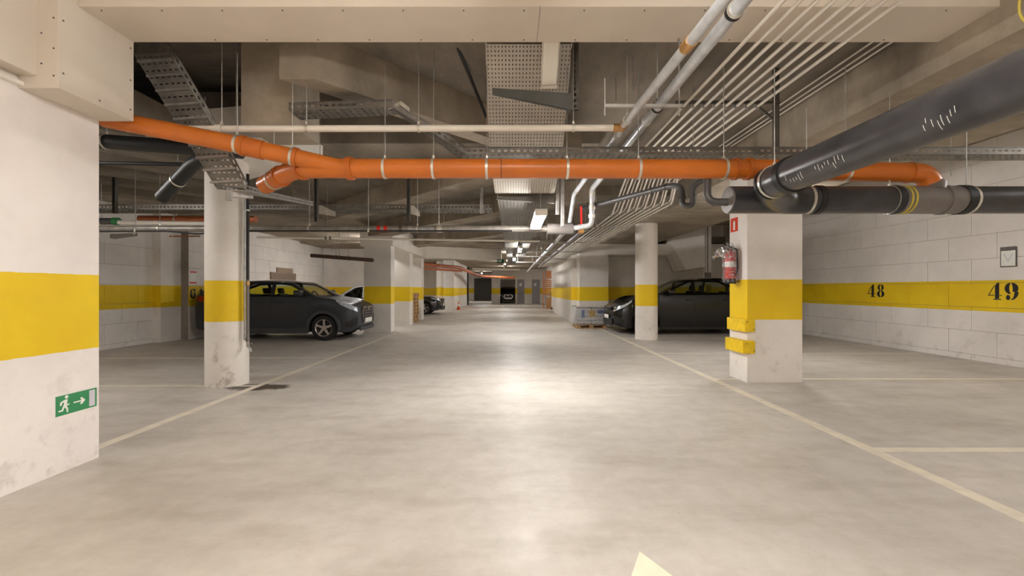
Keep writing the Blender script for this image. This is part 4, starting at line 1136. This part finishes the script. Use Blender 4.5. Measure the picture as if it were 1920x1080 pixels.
# wrapped pallet
def pallet(t, c, L_=1.0, W=1.2, z=0, rot=False):
    x, y = c
    for i in range(5):
        a = x-L_/2+i*(L_-.1)/4
        MB().box((a, y-W/2, z+.122), (a+.1, y+W/2, z+.144)).build('deck_board', M_WOOD, t)
    for j in range(3):
        b = y-W/2+j*(W-.1)/2
        MB().box((x-L_/2, b, z+.1), (x+L_/2, b+.1, z+.122)).build('stringer_board', M_WOOD, t)
        MB().box((x-L_/2, b, z), (x+L_/2, b+.1, z+.022)).build('stringer_board', M_WOOD, t)
        for i in range(3):
            a = x-L_/2+i*(L_-.14)/2
            MB().box((a, b, z+.022), (a+.14, b+.1, z+.1)).build('pallet_block', M_WOOD, t)
t = thing('wrapped_pallet', 'pallet of white sacks wrapped in clear film in front of right wall block', 'pallet', (2.72, 14.72, 0))
pallet(t, (2.70, 14.72), 1.0, .9)
for r in range(4):
    for i in range(2):
        for j in range(3):
            a = 2.22+i*.48; b = 14.29+j*.29; z = .146+r*.135
            MB().box((a+random.uniform(-.01, .02), b, z), (a+.47, b+.28, z+.13)).build('sack', M_BAG, t, bevel=.03)
MB().box((2.62, 14.262, .40), (2.82, 14.28, .60)).build('yellow_print', M_YPRINT, t)
MB().box((2.36, 14.262, .35), (2.46, 14.28, .62)).build('blue_print', M_BLUE, t)
MB().box((2.90, 14.262, .50), (3.10, 14.28, .62)).build('blue_print', M_BLUE, t)
rows = []
for i in range(9):
    z = .12+.60*i/8
    rr_ = []
    for k in range(40):
        a = 2*PI*k/40; cx, cy = math.cos(a), math.sin(a); m = max(abs(cx), abs(cy))
        rr_.append(V((2.71+cx/m*(.53+random.uniform(-.01, .012)), 14.72+cy/m*(.49+random.uniform(-.01, .012)), z)))
    rows.append(rr_)
fm = MB().grid(rows, close=True); fm.f.append(tuple(range(len(fm.v)-40, len(fm.v)))); fm.build('film_wrap', M_FILM2, t, smooth=True)

# stack of pallets on left
for k in range(8):
    t = thing('wooden_pallet', f'{ords[k]} wooden pallet from the bottom of the stack between the wall stubs', 'pallet', (-4.25, 17.1, .145*k), group='stacked wooden pallets')
    pallet(t, (-4.25+random.uniform(-.02, .02), 17.1), .9, 1.0, .145*k)

# cone
t = thing('traffic_cone', 'small orange and white traffic cone beside the far left wall', 'cone', (-3.35, 27.3, 0))
lathe([(.001, .52), (.02, .52), (.12, .03)], (-3.35, 27.3, 0), 18).build('cone_body', M_CONE, t, smooth=True)
lathe([(.05, .38), (.054, .38), (.088, .22), (.083, .22)], (-3.35, 27.3, 0), 18).build('white_band', M_SIGNW, t, smooth=True)
MB().box((-3.50, 27.15, 0), (-3.20, 27.45, .03)).build('base_plate', M_CONE, t)
t = thing('floor_post', 'small black and white post standing at the corner of right wall block', 'post', (2.35, 25.0, 0))
MB().tube([(2.35, 24.5, .02), (2.35, 24.5, .55)], .03, 10).build('post', M_SIGNW, t)
MB().ring((2.35, 24.5, .2), (0, 0, 1), .028, .036, .15).build('black_band', M_CPL, t)
MB().tube([(2.35, 24.5, 0), (2.35, 24.5, .03)], .08, 12).build('base', M_CPL, t)

# timber and boxes at far right
t = thing('timber_rack', 'reddish slatted timber rack standing at the far right end', 'rack', (2.6, 30, 0))
for x in (2.25, 3.0):
    MB().box((x, 30, 0), (x+.07, 30.07, 2.55)).build('upright', M_WOODO, t)
for k in range(8):
    MB().box((2.25, 29.97, .9+k*.14), (3.07, 30.0, .99+k*.14)).build('slat', M_WOODO, t)
MB().box((2.45, 29.9, 2.05), (3.05, 30.2, 2.6)).build('top_box', M_WOODO, t)
for k, (x, y, z, s_) in enumerate(((2.35, 28.6, 0, .42), (2.62, 29.0, 0, .5), (2.42, 28.7, .42, .34), (2.68, 29.0, .5, .36), (2.60, 29.0, .86, .28))):
    t = thing('cardboard_box', ('front low box in the pile before the timber rack', 'largest brown box at the bottom of the far right pile', 'box on top of the front low box by the rack', 'middle brown box stacked in the far right pile', 'topmost box of the far right pile')[k], 'box', (x, y, z), group='boxes by the timber rack')
    MB().box((x, y, z), (x+s_, y+s_*.8, z+s_*.98)).build('carton', M_CARD, t, bevel=.01)
    MB().box((x+s_*.45, y-.002, z), (x+s_*.55, y, z+s_*.98)).build('tape', M_WOOD, t)

# louvre grille on left wall and dark pipe assembly
t = thing('wall_louvre', 'brown two-part louvre grille on the left wall above the charcoal car', 'vent', (-8.40, 15.5, 1.75))
MB().box((-8.42, 14.9, 1.66), (-8.36, 16.6, 1.92)).build('lower_louvre', M_GRILLE, t)
MB().box((-8.42, 15.3, 1.92), (-8.38, 16.4, 2.10)).build('upper_louvre', M_GRILLE, t)
for k in range(5): MB().box((-8.37, 14.95, 1.69+k*.045), (-8.345, 16.55, 1.705+k*.045)).build('louvre_blade', M_GREYPL, t)
pipe('rusty_bay_pipe', 'dark rusty pipe with three risers in left bay before the first wall stub', 'pipe', [P(583, 479, 12.5), P(700, 488, 12.5)], .055, plain('rusty_brown', (92, 72, 62), .6), clamps=[(0, .4, 3.31, M_STRUT), (0, .45, 3.31, M_STRUT), (0, .6, 3.31, M_STRUT)])
# far orange pipes
pipe('far_orange_pipe', 'thin orange pipe bundle crossing the far left behind the third stub', 'pipe', [P(780, 494, 21), P(862, 502, 25), P(892, 515, 31), P(905, 518, 34), P(965, 521, 36)], .10, M_COPPER, fil=.5, clamps=[(0, .5, 3.1), (3, .5, 3.1)])
pipe('far_orange_pipe_low', 'lower far orange pipe below the cross beam on the left', 'pipe', [P(790, 503, 20.5), P(865, 508, 24)], .06, M_COPPER)
pipe('far_white_pipe', 'white pipe crossing at the far end below the exit sign', 'pipe', [P(885, 504, 26), P(975, 505, 26)], .06, M_WPIPE, clamps=[(0, .1, 3.1), (0, .6, 3.1)])
pipe('far_white_drop', 'white pipe dropping just right of the hanging exit sign', 'pipe', [P(946, 496, 25.9), P(946, 504, 25.9)], .07, M_WPIPE)
# vertical conduit with box, right bay
t = thing('wall_socket_box', 'grey junction box with thin vertical conduit above the black car roof', 'box', tuple(P(1327, 520, 14.5)))
MB().tube([P(1327, 400, 14.5), P(1327, 510, 14.5)], .015, 8).build('conduit_tube', M_STRUT, t)
MB().box(P(1322, 521, 14.5)-V((0, .02, 0)), P(1332, 511, 14.55)).build('junction_box', M_GREYPL, t, bevel=.01)
# yellow cable loop top right
pipe('yellow_cable_loop', 'yellow cable loop hanging at the top right corner', 'cable', [P(1950, -40, 2.4), P(1911, -8, 2.4), P(1911, 28, 2.4), P(1925, 44, 2.4), P(1960, 60, 2.4)], .006, M_CABLE, fil=.08, seg=8)
# dark ledge fixtures on left wall
pipe('red_barrier_bar', 'thin rust red bar fixed high on the left wall', 'rail', [P(318, 443, 9.5), P(375, 443, 9.6)], .015, M_COPPER, seg=8, clamps=[(0, .1, 3.25), (0, .9, 3.25)])
t = thing('left_wall_bracket', 'grey wedge shaped bracket below sprinkler main at the far left', 'bracket', tuple(P(206, 445, 7.5)))
MB().add([P(206, 439, 7.5), P(248, 437, 7.2), P(248, 441, 7.2), P(206, 447, 7.5), P(206, 439, 7.5)+V((0, .1, 0)), P(248, 437, 7.2)+V((0, .1, 0)), P(248, 441, 7.2)+V((0, .1, 0)), P(206, 447, 7.5)+V((0, .1, 0))],
         [(0, 1, 2, 3), (7, 6, 5, 4), (0, 4, 5, 1), (1, 5, 6, 2), (2, 6, 7, 3), (3, 7, 4, 0)]).build('wedge_plate', M_GREYPL, t)
MB().tube([P(250, 438, 7.2), P(256, 436, 7.2)], .02, 8).build('bolt_end', M_CLAMP, t)
